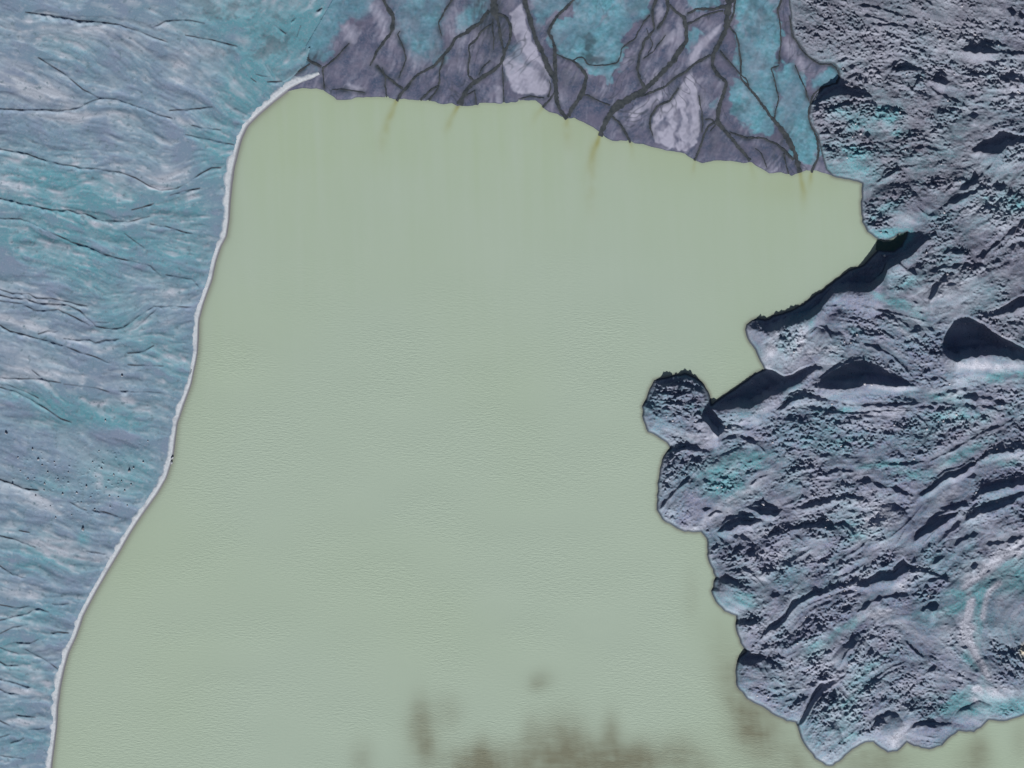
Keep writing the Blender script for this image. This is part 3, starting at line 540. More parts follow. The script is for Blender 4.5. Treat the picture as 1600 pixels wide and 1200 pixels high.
d_pale = addmax(d_pale, soft_poly([(538,40),(560,40),(552,70),(540,66)], 3), .5)
d_pale = addmax(d_pale, soft_poly([(1228,60),(1240,66),(1250,90),(1262,110),(1250,120),(1240,90),(1225,85)], 3), .35)
d_pale = addmax(d_pale, soft_poly([(578,0),(600,20),(604,40),(596,55),(585,35)], 3), .6)
d_pale = addmax(d_pale, soft_poly([(1030,130),(1125,115),(1135,128),(1128,145),(1118,130)], 2), .25)
gst = along(noise(1.2, seed=73), np.full((H, W), math.radians(-65), np.float32) + 0.25 * noise(40, seed=74), 6, 1.4)
d_pale = np.clip(d_pale + 0.10 * gst * (1 - 0.75 * d_teal) + 0.08 * noise(9, seed=75) + 0.05, 0, 1)

_wx = 2.6 * noise(5, seed=91) + 1.5 * noise(1.8, seed=92) + 3.0 * noise(14, seed=95); _wy = 2.6 * noise(5, seed=93) + 1.5 * noise(1.8, seed=94) + 3.0 * noise(14, seed=96)
d_teal = bil(d_teal, XX - X0 + _wx, YY - Y0 + _wy)
d_pale = bil(d_pale, XX - X0 + _wx * 0.35, YY - Y0 + _wy * 0.35)
mott = fbm(12, 4, seed=97)
d_teal = np.clip(d_teal * (0.88 + 0.16 * mott) , 0, 1)
d_pale = np.clip(d_pale * (1 + 0.09 * fbm(4, 2, seed=98)) + 0.07 * np.clip(mott, 0, 3) * (1 - d_teal) + 0.06 * d_teal * noise(2.0, seed=99), 0, 1)
_dd = np.full((H, W), math.radians(-68), np.float32) + 0.5 * noise(22, seed=101) + np.clip((XX - 950) / 250, 0, 1) * 0.0
_dv = np.abs(along(noise(3.2, seed=102), _dd, 10, 2.2))
braid = np.exp(-(_dv / 0.20) ** 2) * smooth(noise(24, seed=103), -0.4, 0.9)
braid = np.maximum(braid, np.exp(-(_dv / 0.32) ** 2) * blobs([(752,70,34,50,0,.9),(690,120,40,40,0,.5),(885,130,24,34,0,.8),(1120,215,40,30,0,.6),(1215,235,26,30,0,.8)]))
braid = np.clip(braid, 0, 1) * (1 - 0.6 * d_teal)
# river channels: (x, y, width)
def ch(xy, ws):
    if not isinstance(ws, (list, tuple)): ws = [ws] * len(xy)
    return [(x, y, w) for (x, y), w in zip(xy, ws)]
CH = [
 ('wide bend', ch([(590,-60),(596,-10),(600,2),(606,11),(613,24),(615,38),(609,54),(597,69),(588,81),(582,94),(578,103)],[5,5,5,6,6,6,6,5,4,3,1.5])),
 ('link', ch([(589,103),(602,118),(616,129),(629,139)],3)),
 ('arm', ch([(764,17),(751,34),(732,49),(710,60),(704,75),(693,88),(678,103),(665,110),(651,118),(638,133),(629,144),(620,158)],[6,6,6,5,5,5,4,3.5,4,4,4,5])),
 ('side', ch([(694,88),(691,101),(686,112),(687,127),(684,135),(671,142),(657,157)],[2,3,3,3,3,3,3])),
 ('side2', ch([(686,134),(680,146),(670,157)],[2,3,3])),
 ('trunk', ch([(772,-80),(772,-5),(772,19),(779,34),(781,52),(785,71),(788,84),(783,99),(770,111),(753,122),(738,131),(727,144),(718,164)],[13,13,11,5,4,4.5,5,5,5,6,6,7,9])),
 ('loop', ch([(778,22),(790,26),(797,38),(798,52),(795,66),(788,82)],[5,5,5,5,4,5])),
 ('braid', ch([(771,36),(753,49),(746,60),(732,73),(734,88),(731,105),(731,118),(740,126)],[2.5,3,3,3,3,3,3,3])),
 ('braid2', ch([(770,30),(770,47),(771,62),(771,78)],[3,2.5,2,1.5])),
 ('braid3', ch([(766,95),(755,105),(748,118)],[1.5,1.5,1.5])),
 ('main', ch([(812,-80),(819,-2),(824,15),(830,37),(837,62),(847,82),(854,101),(862,116),(868,131),(869,154),(875,172),(886,186)],[7,7,7,7,7,8,9,9,7,7,6,5])),
 ('inflow', ch([(940,-60),(897,-2),(884,13),(871,26),(860,41),(857,52),(866,69),(867,90),(868,109),(870,128)],[4,4,4,4,4,5,6,6,6,5])),
 ('east arm', ch([(868,84),(880,90),(894,95),(907,105),(916,118),(914,134),(912,141),(901,159),(888,182)],[1.5,2,3,5,6,6,7,7,6])),
 ('creek', ch([(894,95),(905,90),(912,90),(918,100),(932,103),(950,101),(964,99),(969,88),(972,75),(982,68),(992,62),(1000,45),(1008,32),(1015,25)],1.9)),
 ('arm', ch([(1040,-60),(1025,-2),(1020,15),(1020,32),(1022,47),(1007,65),(1000,85),(996,107),(1000,125),(1007,136)],[4,4,3.5,3.5,3.5,4,4,4,4,5])),
 ('arm', ch([(1042,-60),(1042,-2),(1044,15),(1037,32),(1027,45)],[7,6,5,3.5,3])),
 ('big', ch([(1046,8),(1060,22),(1070,28),(1072,45),(1073,62),(1062,80),(1052,95),(1040,107),(1027,122),(1012,135),(1000,145),(982,155),(965,165),(952,180),(944,197),(938,213)],[3,4,6,6,7,7,8,8,7,9,10,11,12,11,9,8])),
 ('cross', ch([(1134,10),(1115,14),(1090,14),(1074,22)],[6,4,3.5,3])),
 ('stem', ch([(1150,-80),(1141,-2),(1136,25),(1135,45),(1125,65),(1115,85),(1112,102),(1122,117),(1135,129),(1130,150),(1122,170),(1121,190),(1135,207),(1150,225),(1162,240),(1172,251)],[16,15,10,8,7,7,6,5,5,6,7,7,5.5,5.5,5.5,5])),
 ('side', ch([(1072,39),(1090,30),(1107,22),(1130,17)],[3,2.5,2.5,2.5])),
 ('stem', ch([(1149,0),(1146,20),(1138,42)],[3,3,2.5])),
 ('slope arm', ch([(1140,42),(1150,55),(1155,75),(1157,100),(1157,122),(1168,135),(1185,155),(1200,177),(1215,195),(1230,215),(1242,240),(1250,270)],[2.5,2.5,3,3,3,4,4,5,6,9,9,6])),
 ('link', ch([(1125,80),(1140,97),(1152,112),(1166,124),(1170,134)],2)),
 ('side', ch([(1110,86),(1090,97),(1075,110),(1057,120),(1040,135),(1012,147),(996,151)],[3,4,4,4,3,3,3])),
 ('side', ch([(1060,138),(1047,157),(1027,167),(1017,182),(1015,197),(1020,212)],[3,3,3,3,2.5,1.5])),
 ('creek', ch([(1217,103),(1205,107),(1212,132),(1216,155),(1210,185)],2)),
 ('creek', ch([(1224,-60),(1222,0),(1215,17),(1219,40),(1220,70),(1217,100)],[2.5,3,3,2.5,2,2])),
 ('creek', ch([(1242,102),(1257,137),(1264,158)],1.8)),
 ('creek', ch([(1233,25),(1238,56),(1249,73),(1262,89),(1280,101),(1298,101),(1306,107),(1311,119),(1306,131),(1283,137),(1270,150),(1264,168),(1263,182),(1268,199),(1276,213),(1279,230),(1278,248),(1272,258),(1268,270)],[2,2,2,2.2,2.2,2.2,2,2,2,2.2,2.4,2.4,2.4,2.6,3,3.5,4,4,5])),
 ('side', ch([(1121,188),(1107,197),(1097,217),(1090,242),(1085,251)],[3,3,3,3.5,4])),
 ('creek', ch([(1092,150),(1097,175),(1097,207)],1.8)),
 ('creek', ch([(1102,187),(1112,186),(1118,195),(1110,205)],1.6)),
 ('mouth', ch([(956,182),(966,190),(972,200),(982,217),(985,223)],[2.5,3,3,4,4])),
 ('creek', ch([(905,150),(918,149),(933,157),(953,165)],1.8)),
 ('creek', ch([(1140,207),(1165,215),(1195,217),(1212,225),(1222,232),(1240,250)],[2,2.5,2.5,3,4,4])),
 ('creek', ch([(546,68),(535,80),(524,92),(512,101),(504,107),(505,120),(507,139)],[1,1.5,2.2,2.2,3,2.8,2])),
 ('creek', ch([(479,85),(482,95),(490,98),(502,105)],[2,3,5,3])),
 ('creek', ch([(484,100),(470,110),(460,116)],[3,2.5,1.5])),
 ('creek', ch([(720,-20),(706,0),(695,19),(684,36),(690,56)],[2.5,2.5,2.5,2,1.4])),
 ('creek', ch([(625,49),(621,54),(632,79),(634,94),(630,108),(623,122)],[1.2,1.6,2,2,2,1.6])),
 ('creek', ch([(597,106),(602,120),(602,135),(604,152)],[1.5,2,2,2])),
 ('creek', ch([(785,98),(786,120),(787,140),(787,160)],[1.2,1.6,1.8,1.8])),
 ('creek', ch([(728,150),(742,140),(744,164)],[1.5,1.8,1.5])),
 ('creek', ch([(856,152),(862,140),(858,125)],[3,2,1])), ('creek', ch([(848,168),(860,155),(866,145)],[4,3,3])),
 ('creek', ch([(519,140),(540,141),(560,143),(570,145)],[1.2,1.5,1.5,1.2])),
 ('creek', ch([(810,155),(830,151),(850,153)],[1,1.6,1.6])),
 ('creek', ch([(930,215),(965,165)],.5)),
 ('creek', ch([(1010,45),(1020,70),(1012,85)],[1,1.5,1])), ('creek', ch([(1040,55),(1028,70),(1020,82),(1005,92)],[1.5,1.5,1.4,1.2])),
 ('creek', ch([(950,200),(948,192)],.5)), ('creek', ch([(1180,232),(1190,240),(1198,262)],[1,1.5,1.5])), ('creek', ch([(1225,240),(1228,258),(1232,272)],[2,2,2])),
]
CH = [c for c in CH if max(q[2] for q in c[1]) > 0.6]
d_ch = line_dist([c[1] for c in CH], 20)
d_wet = np.clip(np.exp(-(d_ch / 5.5) ** 2) * (0.45 + 0.2 * noise(5, seed=76)), 0, 1)
d_wet = np.maximum(d_wet, np.clip(blobs([(762,20,26,34,0,.85),(775,60,26,40,0,.5),(690,80,20,20,0,.35),(855,110,16,30,20,.35),(890,120,22,24,0,.35),(490,92,14,12,0,.7),(1225,215,18,26,30,.5),(1120,215,30,30,0,.25),(590,105,20,12,0,.25)]) * (0.85 + 0.3 * gst), 0, .8))
d_wet = np.maximum(d_wet, 0.62 * braid)
_md = fbm(8, 3, seed=105)
d_wet = np.maximum(d_wet, d_teal * np.clip(smooth(_md, 0.5, 1.9) * 0.5 + blobs([(912,84,16,18,0,.5),(930,98,26,9,0,.45),(920,60,5,16,5,.45),(760,10,20,24,0,.5),(680,95,14,14,0,.5),(500,60,30,30,0,.25)]) * (0.7 + 0.5 * _md), 0, 0.8))
d_wet = np.maximum(d_wet, (1 - smooth(sd_delta, 0.3, 2.6)) * 0.55)
z_delta = np.where(sd_delta > 0, 0.45 * (1 - np.exp(-sd_delta / 2.0)) + gst * 0.035 + noise(8, seed=77) * 0.05 + 0.05, sd_delta * 0.25).astype(np.float32)
z_delta += noise(1.6, seed=79) * 0.05 * (sd_delta > 2) + np.where(sd_delta > 3, d_pale * 0.12 + d_teal * 0.18 + d_teal * noise(1.2, seed=78) * 0.05, 0)
z_delta -= 0.25 * np.exp(-(d_ch / 3.0) ** 2)
z_delta = np.where(sd_mor > 0.5, np.minimum(z_delta, 0.25 - 0.4 * sd_mor), z_delta)
low_hill = m_hill & (line_dist([HILL[1:8]], 30) > 8)
z_delta = np.where(low_hill, -1.0, z_delta)

# ------------------------------------------------------------------ helpers for objects
def grid_object(name, mask, z, attrs, material, step=1):
    m = mask[::step, ::step]
    h, w = m.shape
    q = m[:-1, :-1] & m[1:, :-1] & m[:-1, 1:] & m[1:, 1:]
    used = np.zeros_like(m)
    used[:-1, :-1] |= q; used[1:, :-1] |= q; used[:-1, 1:] |= q; used[1:, 1:] |= q
    idx = np.full(m.shape, -1, dtype=np.int32)
    n = int(used.sum())
    idx[used] = np.arange(n, dtype=np.int32)
    xs = XX[::step, ::step][used]; ys = YY[::step, ::step][used]
    co = np.stack([xs - 800.0, 600.0 - ys, z[::step, ::step][used]], 1).astype(np.float32)
    a = idx[:-1, :-1][q]; b = idx[1:, :-1][q]; c = idx[1:, 1:][q]; d = idx[:-1, 1:][q]
    loops = np.stack([a, b, c, d], 1).ravel().astype(np.int32)
    f = len(a)
    me = bpy.data.meshes.new(name)
    me.vertices.add(n); me.vertices.foreach_set('co', co.ravel())
    me.loops.add(len(loops)); me.loops.foreach_set('vertex_index', loops)
    me.polygons.add(f); me.polygons.foreach_set('loop_start', np.arange(0, f * 4, 4, dtype=np.int32))
    me.update(calc_edges=True)
    for k, arr in attrs.items():
        at = me.attributes.new(k, 'FLOAT', 'POINT')
        at.data.foreach_set('value', np.ascontiguousarray(arr[::step, ::step][used], dtype=np.float32))
    me.polygons.foreach_set('use_smooth', np.ones(f, dtype=bool))
    me.materials.append(material)
    o = bpy.data.objects.new(name, me)
    scene.collection.objects.link(o)
    return o

def mesh_object(name, verts, faces, material, smooth_=True):
    me = bpy.data.meshes.new(name)
    me.from_pydata(verts, [], faces)
    me.update()
    if smooth_:
        for p in me.polygons: p.use_smooth = True
    me.materials.append(material)
    o = bpy.data.objects.new(name, me)
    scene.collection.objects.link(o)
    return o

def structure(o):
    o['kind'] = 'structure'; return o

class Mat:
    def __init__(self, name, rough=0.95, spec=0.15):
        self.m = bpy.data.materials.new(name); self.m.use_nodes = True
        self.t = self.m.node_tree; self.n = self.t.nodes; self.l = self.t.links
        self.n.clear()
        self.out = self.n.new('ShaderNodeOutputMaterial')
        self.b = self.n.new('ShaderNodeBsdfPrincipled')
        self.b.inputs['Roughness'].default_value = rough
        self.b.inputs['Specular IOR Level'].default_value = spec
        self.l.new(self.b.outputs[0], self.out.inputs[0])
        self.tc = self.n.new('ShaderNodeTexCoord')
    def attr(self, name):
        a = self.n.new('ShaderNodeAttribute'); a.attribute_name = name; return a.outputs['Fac']
    def coords(self, scale=(1, 1, 1), rot=0.0):
        mp = self.n.new('ShaderNodeMapping'); mp.inputs['Scale'].default_value = scale; mp.inputs['Rotation'].default_value = (0, 0, rot)
        self.l.new(self.tc.outputs['Object'], mp.inputs['Vector']); return mp.outputs[0]
    def noise(self, scale, detail=3.0, rough=0.55, vec=None):
        t = self.n.new('ShaderNodeTexNoise'); t.inputs['Scale'].default_value = scale; t.inputs['Detail'].default_value = detail; t.inputs['Roughness'].default_value = rough
        self.l.new(vec if vec is not None else self.tc.outputs['Object'], t.inputs['Vector']); return t.outputs['Fac']
    def ramp(self, fac, lo, hi):
        r = self.n.new('ShaderNodeMapRange'); r.inputs['From Min'].default_value = lo; r.inputs['From Max'].default_value = hi
        self.l.new(fac, r.inputs['Value']); return r.outputs[0]
    def math(self, op, a, b):
        m = self.n.new('ShaderNodeMath'); m.operation = op
        for i, v in enumerate((a, b)):
            if isinstance(v, (int, float)): m.inputs[i].default_value = v
            else: self.l.new(v, m.inputs[i])
        return m.outputs[0]
    def mix(self, fac, a, b, mode='MIX'):
        m = self.n.new('ShaderNodeMix'); m.data_type = 'RGBA'; m.blend_type = mode
        for key, v in (('Factor', fac), ('A', a), ('B', b)):
            s = [i for i in m.inputs if i.name == key and ((key == 'Factor' and i.type == 'VALUE') or (key != 'Factor' and i.type == 'RGBA'))][0]
            if isinstance(v, (int, float)): s.default_value = v
            elif isinstance(v, tuple): s.default_value = (*v, 1.0)
            else: self.l.new(v, s)
        return [o for o in m.outputs if o.type == 'RGBA'][0]
    def color(self, c): 
        if isinstance(c, tuple): self.b.inputs['Base Color'].default_value = (*c, 1)
        else: self.l.new(c, self.b.inputs['Base Color'])
    def bump(self, h, strength, dist=1.0):
        bp = self.n.new('ShaderNodeBump'); bp.inputs['Strength'].default_value = strength; bp.inputs['Distance'].default_value = dist
        self.l.new(h, bp.inputs['Height']); self.l.new(bp.outputs[0], self.b.inputs['Normal'])

# ------------------------------------------------------------------ materials
M = Mat('moraine_rock')
c = M.mix(M.ramp(M.noise(0.035, 4), .35, .65), (.122,.132,.178), (.106,.140,.182))
k = M.mix(M.ramp(M.noise(0.035, 4), .35, .65), (.124,.147,.240), (.108,.160,.240))
c = M.mix(M.attr('cool'), c, k)
c = M.mix(M.ramp(M.noise(0.25, 3), .40, .85), c, (.155,.153,.195))
c = M.mix(M.attr('teal'), c, (.092,.245,.295))
c = M.mix(M.attr('pale'), c, (.36,.39,.47))
c = M.mix(M.ramp(M.noise(0.6, 2), .62, .75), c, (.27,.27,.31))
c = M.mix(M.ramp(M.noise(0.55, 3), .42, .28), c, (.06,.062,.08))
c = M.mix(M.ramp(M.noise(0.42, 4, .7), .48, .72), c, (.20,.215,.28))
c = M.mix(M.attr('sandy'), c, (.42,.39,.33))
c = M.mix(M.attr('wet'), c, (.045,.06,.075))
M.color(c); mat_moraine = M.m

M = Mat('hillside_ground')
c = M.mix(M.ramp(M.noise(0.02, 4), .35, .65), (.180,.235,.335), (.150,.240,.325))
c = M.mix(M.attr('teal'), c, (.105,.265,.330))
c = M.mix(M.attr('pale'), c, (.36,.41,.49))
c = M.mix(M.ramp(M.noise(0.35, 3), .55, .8), c, (.25,.30,.38))
c = M.mix(M.ramp(M.noise(0.12, 4), .42, .25), c, (.12,.185,.235))
c = M.mix(M.attr('wet'), c, (.06,.07,.09))
M.color(c); mat_hill = M.m

M = Mat('delta_silt', rough=0.8)
c = M.mix(M.ramp(M.noise(0.045, 5, .6), .38, .62), (.058,.082,.142), (.118,.120,.182))
c = M.mix(M.ramp(M.noise(0.3, 3), .45, .75), c, (.125,.128,.195))
t = M.mix(M.ramp(M.noise(0.12, 5, .65), .38, .62), (.092,.265,.330), (.135,.335,.440))
c = M.mix(M.attr('teal'), c, t)
c = M.mix(M.attr('pale'), c, (.36,.37,.48))
c = M.mix(M.attr('wet'), c, (.036,.050,.066))
M.color(c); mat_delta = M.m

M = Mat('river_water', rough=0.5, spec=0.3)
c = M.mix(M.ramp(M.noise(0.09, 4, .7), .36, .66), (.024,.033,.041), (.066,.077,.086))
c = M.mix(M.ramp(M.noise(0.5, 3), .5, .75), c, (.05,.058,.07))
M.color(c); M.bump(M.noise(0.6, 2), 0.1); mat_river = M.m

M = Mat('beach_shingle')
c = M.mix(M.ramp(M.noise(0.25, 4), .35, .7), (.47,.53,.58), (.60,.64,.70))
c = M.mix(M.ramp(M.noise(0.9, 2), .55, .75), c, (.38,.42,.48))
c = M.mix(M.ramp(M.noise(0.06, 4, .7), .52, .70), c, (.36,.40,.46))
c = M.mix(M.ramp(M.attr('edge'), .62, .93), c, (.15,.155,.18))
c = M.mix(M.ramp(M.attr('edge'), .18, .0), c, (.22,.30,.38))
M.color(c); mat_beach = M.m

M = Mat('lake_water', rough=0.55, spec=0.25)
c = M.mix(M.attr('grade'), (.336,.430,.322), (.345,.436,.364))
c = M.mix(M.attr('band'), c, (.365,.452,.385))
c = M.mix(M.attr('plume'), c, (.27,.29,.13))
c = M.mix(M.attr('murk'), c, (.175,.185,.135))
c = M.mix(M.attr('shore'), c, (.17,.18,.15))
M.color(c)
v1 = M.coords((0.11, 0.40, 1), math.radians(11))
v2 = M.coords((0.19, 0.66, 1), math.radians(-4))
hgt = M.math('ADD', M.noise(1.0, 3, .6, v1), M.math('MULTIPLY', M.noise(1.0, 2, .5, v2), .6))
M.bump(M.math('MULTIPLY', hgt, M.attr('ripple')), 0.36, 1.0); mat_lake = M.m

M = Mat('shaded_cove_water', rough=0.3, spec=0.3)
M.color(M.mix(M.ramp(M.noise(0.15, 2), .3, .7), (.03,.075,.07), (.055,.09,.07))); mat_shaded_cove = M.m  # shadow over the cove is put into this dark green

M = Mat('ground')
gw = M.mix(M.ramp(M.noise(1.0, 6, .65, M.coords((.006, .02, 1), math.radians(-12))), .35, .65), (.18,.235,.335), (.115,.25,.31))
ge = M.mix(M.ramp(M.noise(0.05, 6, .7), .35, .65), (.05,.055,.08), (.17,.185,.25))
sx = M.n.new('ShaderNodeSeparateXYZ'); M.l.new(M.tc.outputs['Object'], sx.inputs[0])
M.color(M.mix(M.ramp(sx.outputs['X'], -100, 100), gw, ge)); mat_ground = M.m

def rock_mat(name, a, b):
    M = Mat(name)
    M.color(M.mix(M.ramp(M.noise(0.8, 3), .3, .7), a, b)); M.bump(M.noise(1.5, 3), 0.4, .4); return M.m
mat_pale_rock = rock_mat('pale_rock', (.30,.31,.36), (.46,.46,.51))
mat_dark_rock = rock_mat('dark_rock', (.16,.18,.22), (.34,.36,.40))

# ------------------------------------------------------------------ ground and water
G = 9000
structure(mesh_object('ground', [(-G,-G,-6),(G,-G,-6),(G,G,-6),(-G,G,-6)], [(0,1,2,3)], mat_ground))

d_rt = np.clip((1240 - XX) / 330, 0, 1)
grade = smooth(YY, 150, 520) * 0.55 + 0.45 * smooth(d_rt, 0, 1) * smooth(XX - (420 - YY * 0.28), 0, 260) * smooth(YY, 170, 330) + 0.12 * noise(60, seed=81)
band = 0.10 + 0.10 * along(noise(3, seed=82), np.full((H, W), math.radians(88), np.float32), 16, 5) * np.clip(1.15 - (YY - 150) / 600, .15, 1) + 0.05 * noise(25, seed=83)
bright = blobs([(760,330,130,160,0,.28),(950,300,50,140,0,.18),(1030,1050,70,40,0,.2)])
band = np.clip(band + bright, 0, 1)
plume = np.zeros((H, W), dtype=np.float32)
def pl(pts, w0, w1, am):
    for i in range(len(pts) - 1):
        for s in range(12):
            t = (i + s / 12) / (len(pts) - 1)
            a = pts[i]; b = pts[i + 1]; f = s / 12
            x = a[0] + (b[0] - a[0]) * f; y = a[1] + (b[1] - a[1]) * f; w = w0 + (w1 - w0) * t
            blob1(x, y, w, am * (1 - t) ** 0.8)
def blob1(x, y, w, am):
    R = w * 3
    c0 = int(max(0, x - R - X0)); c1 = int(min(W, x + R - X0)); r0 = int(max(0, y - 2.2 * R - Y0)); r1 = int(min(H, y + 2.2 * R - Y0))
    if c1 > c0 and r1 > r0:
        plume[r0:r1, c0:c1] = np.maximum(plume[r0:r1, c0:c1], am * np.exp(-((XX[r0:r1, c0:c1] - x) / w) ** 2 - ((YY[r0:r1, c0:c1] - y) / (2 * w)) ** 2))
pl([(620,156),(614,170),(606,190),(598,215),(590,250)], 2.5, 9, .75)
pl([(717,164),(710,176),(702,192),(692,210)], 1.8, 6, .75)
pl([(848,168),(838,180),(825,195)], 1.8, 5, .4)
pl([(886,186),(885,200),(890,225)], 3, 9, .55)
pl([(937,212),(931,228),(926,245),(922,280),(925,330)], 2.5, 12, .9)
pl([(984,222),(988,232),(990,245)], 2, 5, .5)
pl([(1086,252),(1084,262),(1082,275)], 2, 5, .4)
pl([(1172,253),(1175,265),(1180,280)], 2, 6, .35)
pl([(1250,270),(1253,285),(1256,300),(1256,325)], 2.5, 7, .9)
pl([(1268,270),(1266,280),(1262,295)], 2, 6, .6)
d_lk = np.minimum(line_dist([SHORE], 60), 60)
plume = np.clip(plume * (0.85 + 0.2 * noise(4, seed=84)) + 0.14 * np.exp(-d_lk / 18) + 0.09 * blobs([(900,210,60,30,10,1),(1230,295,60,20,0,1.2),(1330,320,14,40,0,.8),(1000,260,100,30,5,.6)]), 0, 1)
murk = blobs([(890,1195,120,34,0,.38),(740,1205,60,30,0,.25),(660,1150,26,40,0,.2),(1190,1140,50,60,-20,.22),(1350,1200,80,30,0,.15),(845,1062,16,12,-20,.35),(838,1070,9,8,0,.25),(655,1130,12,36,0,.45),(668,1165,10,26,0,.4),(700,1110,20,24,0,.2),(740,1200,34,22,0,.8),(752,1170,10,20,0,.35),(565,1185,16,26,0,.25),(830,1150,12,26,0,.35),(880,1165,34,40,0,.6),(900,1195,80,26,0,.7),(955,1160,11,36,0,.6),
 (960,1195,40,20,0,.5),(1000,1190,20,26,0,.55),(1060,1185,30,30,0,.35),(1090,1210,30,26,0,.35),(1140,1040,26,30,0,.22),(1165,1110,24,44,-25,.55),(1185,1140,22,30,0,.4),(1210,1190,40,30,0,.15),(1250,1190,14,24,0,.3),(1350,1195,60,24,0,.25),(1370,1185,26,14,0,.25),(1530,1175,12,30,0,.35),(1520,1190,26,24,0,.3),
 (1595,1160,12,30,0,.2),(860,1290,200,50,0,.8),(1100,1300,120,40,0,.5),(1080,930,10,40,0,.12),(1120,985,22,30,0,.1)])
mst = along(noise(2.2, seed=85), np.full((H, W), math.radians(86), np.float32), 8, 2.5)
murk = np.clip(1 - np.exp(-gauss(murk, 6, 6) * 2.0) , 0, 1) * np.clip( (1 + 0.03 * mst + 0.09 * noise(14, 11, seed=86) + 0.05 * noise(5, 4, seed=89) + 0.05 * noise(12, 1.6, seed=88)), 0.2, 2)
d_edge = np.minimum(np.where(m_mor, 0, d_coast), 60)
shore_m = np.clip(0.75 * np.exp(-(d_edge / 3.2) ** 2) + 0.10 * np.exp(-d_edge / 9), 0, 1)
d_b2 = line_dist([WATER_EDGE[4:]], 60)
shore_b = np.clip(0.60 * np.exp(-(d_b2 / 5.5) ** 2) + 0.16 * np.exp(-d_b2 / 14), 0, 1)
shore_d = 0.25 * np.exp(-(d_lk / 3) ** 2)
shore = np.maximum(np.maximum(shore_m, shore_b), shore_d)
ripple = np.clip(smooth(YY, 330, 640) * (0.72 + 0.40 * noise(34, 22, seed=87)) * (0.55 + 0.45 * smooth(d_edge, 12, 60)) * (0.5 + 0.5 * smooth(d_b2, 8, 55)) + 0.10, 0.05, 1.2)
lake_mask = ((~m_mor) | (d_coast < 14)) & ((~m_delta) | (d_shore < 12)) & ((~m_hill) | (d_beach < 8))
lake_mask &= ~((XX < 60) & (YY < 1000))
lake = structure(grid_object('lake_water', lake_mask, np.zeros((H, W), np.float32), dict(grade=np.clip(grade, 0, 1), band=band, plume=plume, murk=murk, shore=shore, ripple=ripple), mat_lake, step=2))

structure(mesh_object('lake_water', [to_world(60, 6000, -.05), to_world(1500, 6000, -.05), to_world(1500, 1336, -.05), to_world(60, 1336, -.05)], [(0,1,2,3)], mat_lake, False))

# ------------------------------------------------------------------ land
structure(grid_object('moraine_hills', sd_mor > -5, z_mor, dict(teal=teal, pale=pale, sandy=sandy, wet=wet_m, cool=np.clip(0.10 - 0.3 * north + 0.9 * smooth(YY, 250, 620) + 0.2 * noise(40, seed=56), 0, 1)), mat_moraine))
structure(grid_object('river_delta', (sd_delta > -6) & ~(sd_mor > 6), z_delta, dict(teal=d_teal, pale=d_pale, wet=d_wet), mat_delta))
structure(grid_object('hillside', m_hill_d, z_hill, dict(teal=h_teal, pale=h_pale, wet=h_wet), mat_hill))

# beach: a low shingle berm between hillside and water
def beach():
    pts = [np.array(p, float) for p in WATER_EDGE]; ws = [w * 0.88 for w in BEACH_W] + [9] * (len(pts) - len(BEACH_W))
    fine = []; fw = []
    for i in range(len(pts) - 1):
        L = np.linalg.norm(pts[i + 1] - pts[i]); k = max(2, int(L / 2))
        for s in range(k):
            fine.append(pts[i] + (pts[i + 1] - pts[i]) * s / k); fw.append(ws[i] + (ws[i + 1] - ws[i]) * s / k)
    fine = np.array(fine); fw = np.array(fw)
    for _ in range(4):
        fine[1:-1] = (fine[:-2] + 2 * fine[1:-1] + fine[2:]) / 4
    tg = np.gradient(fine, axis=0); tg /= np.linalg.norm(tg, axis=1)[:, None]
    nl = np.stack([tg[:, 1], -tg[:, 0]], 1)
    if nl[30][0] > 0: nl = -nl                       # towards the land
    r = random.Random(9)
    jw = np.convolve([r.uniform(-1.0, 1.0) for _ in fine], np.ones(7) / 4, 'same') + np.convolve([r.uniform(-1.6, 1.6) for _ in fine], np.ones(25) / 9, 'same')
    js = np.convolve([r.uniform(-1, 1) for _ in fine], np.ones(9) / 5, 'same')
    jt = np.convolve([r.uniform(-1.5, 1.5) for _ in fine], np.ones(4) / 2.2, 'same')
    prof = [(-0.30, -0.5, 1.0), (-0.08, 0.05, .97), (0.08, 0.40, .90), (0.22, 0.72, .80), (0.45, 0.95, .55), (0.7, 1.0, .35), (0.92, 0.95, .15), (1.12, 0.75, .05), (1.35, 0.3, 0)]
    vs = []; ed = []
    for i in range(len(fine)):
        for (u, z, e) in prof:
            w = fw[i] + jw[i] * (1 if u > .3 else .3)
            p = fine[i] + nl[i] * (u * w + (js[i] * .5 if u < .1 else (jt[i] if u > .8 else 0)))
            vs.append(to_world(p[0], p[1], z + (r.uniform(-.07, .07) if z > .1 else 0))); ed.append(e)
    n = len(prof); fs = []
    for i in range(len(fine) - 1):
        for j in range(n - 1):
            a = i * n + j
            fs.append((a, a + n, a + n + 1, a + 1))
    o = mesh_object('beach', vs, fs, mat_beach)
    me = o.data
    if me.polygons[100].normal.z < 0: me.flip_normals()
    at = me.attributes.new('edge', 'FLOAT', 'POINT'); at.data.foreach_set('value', np.array(ed, np.float32))
    return structure(o)
beach()

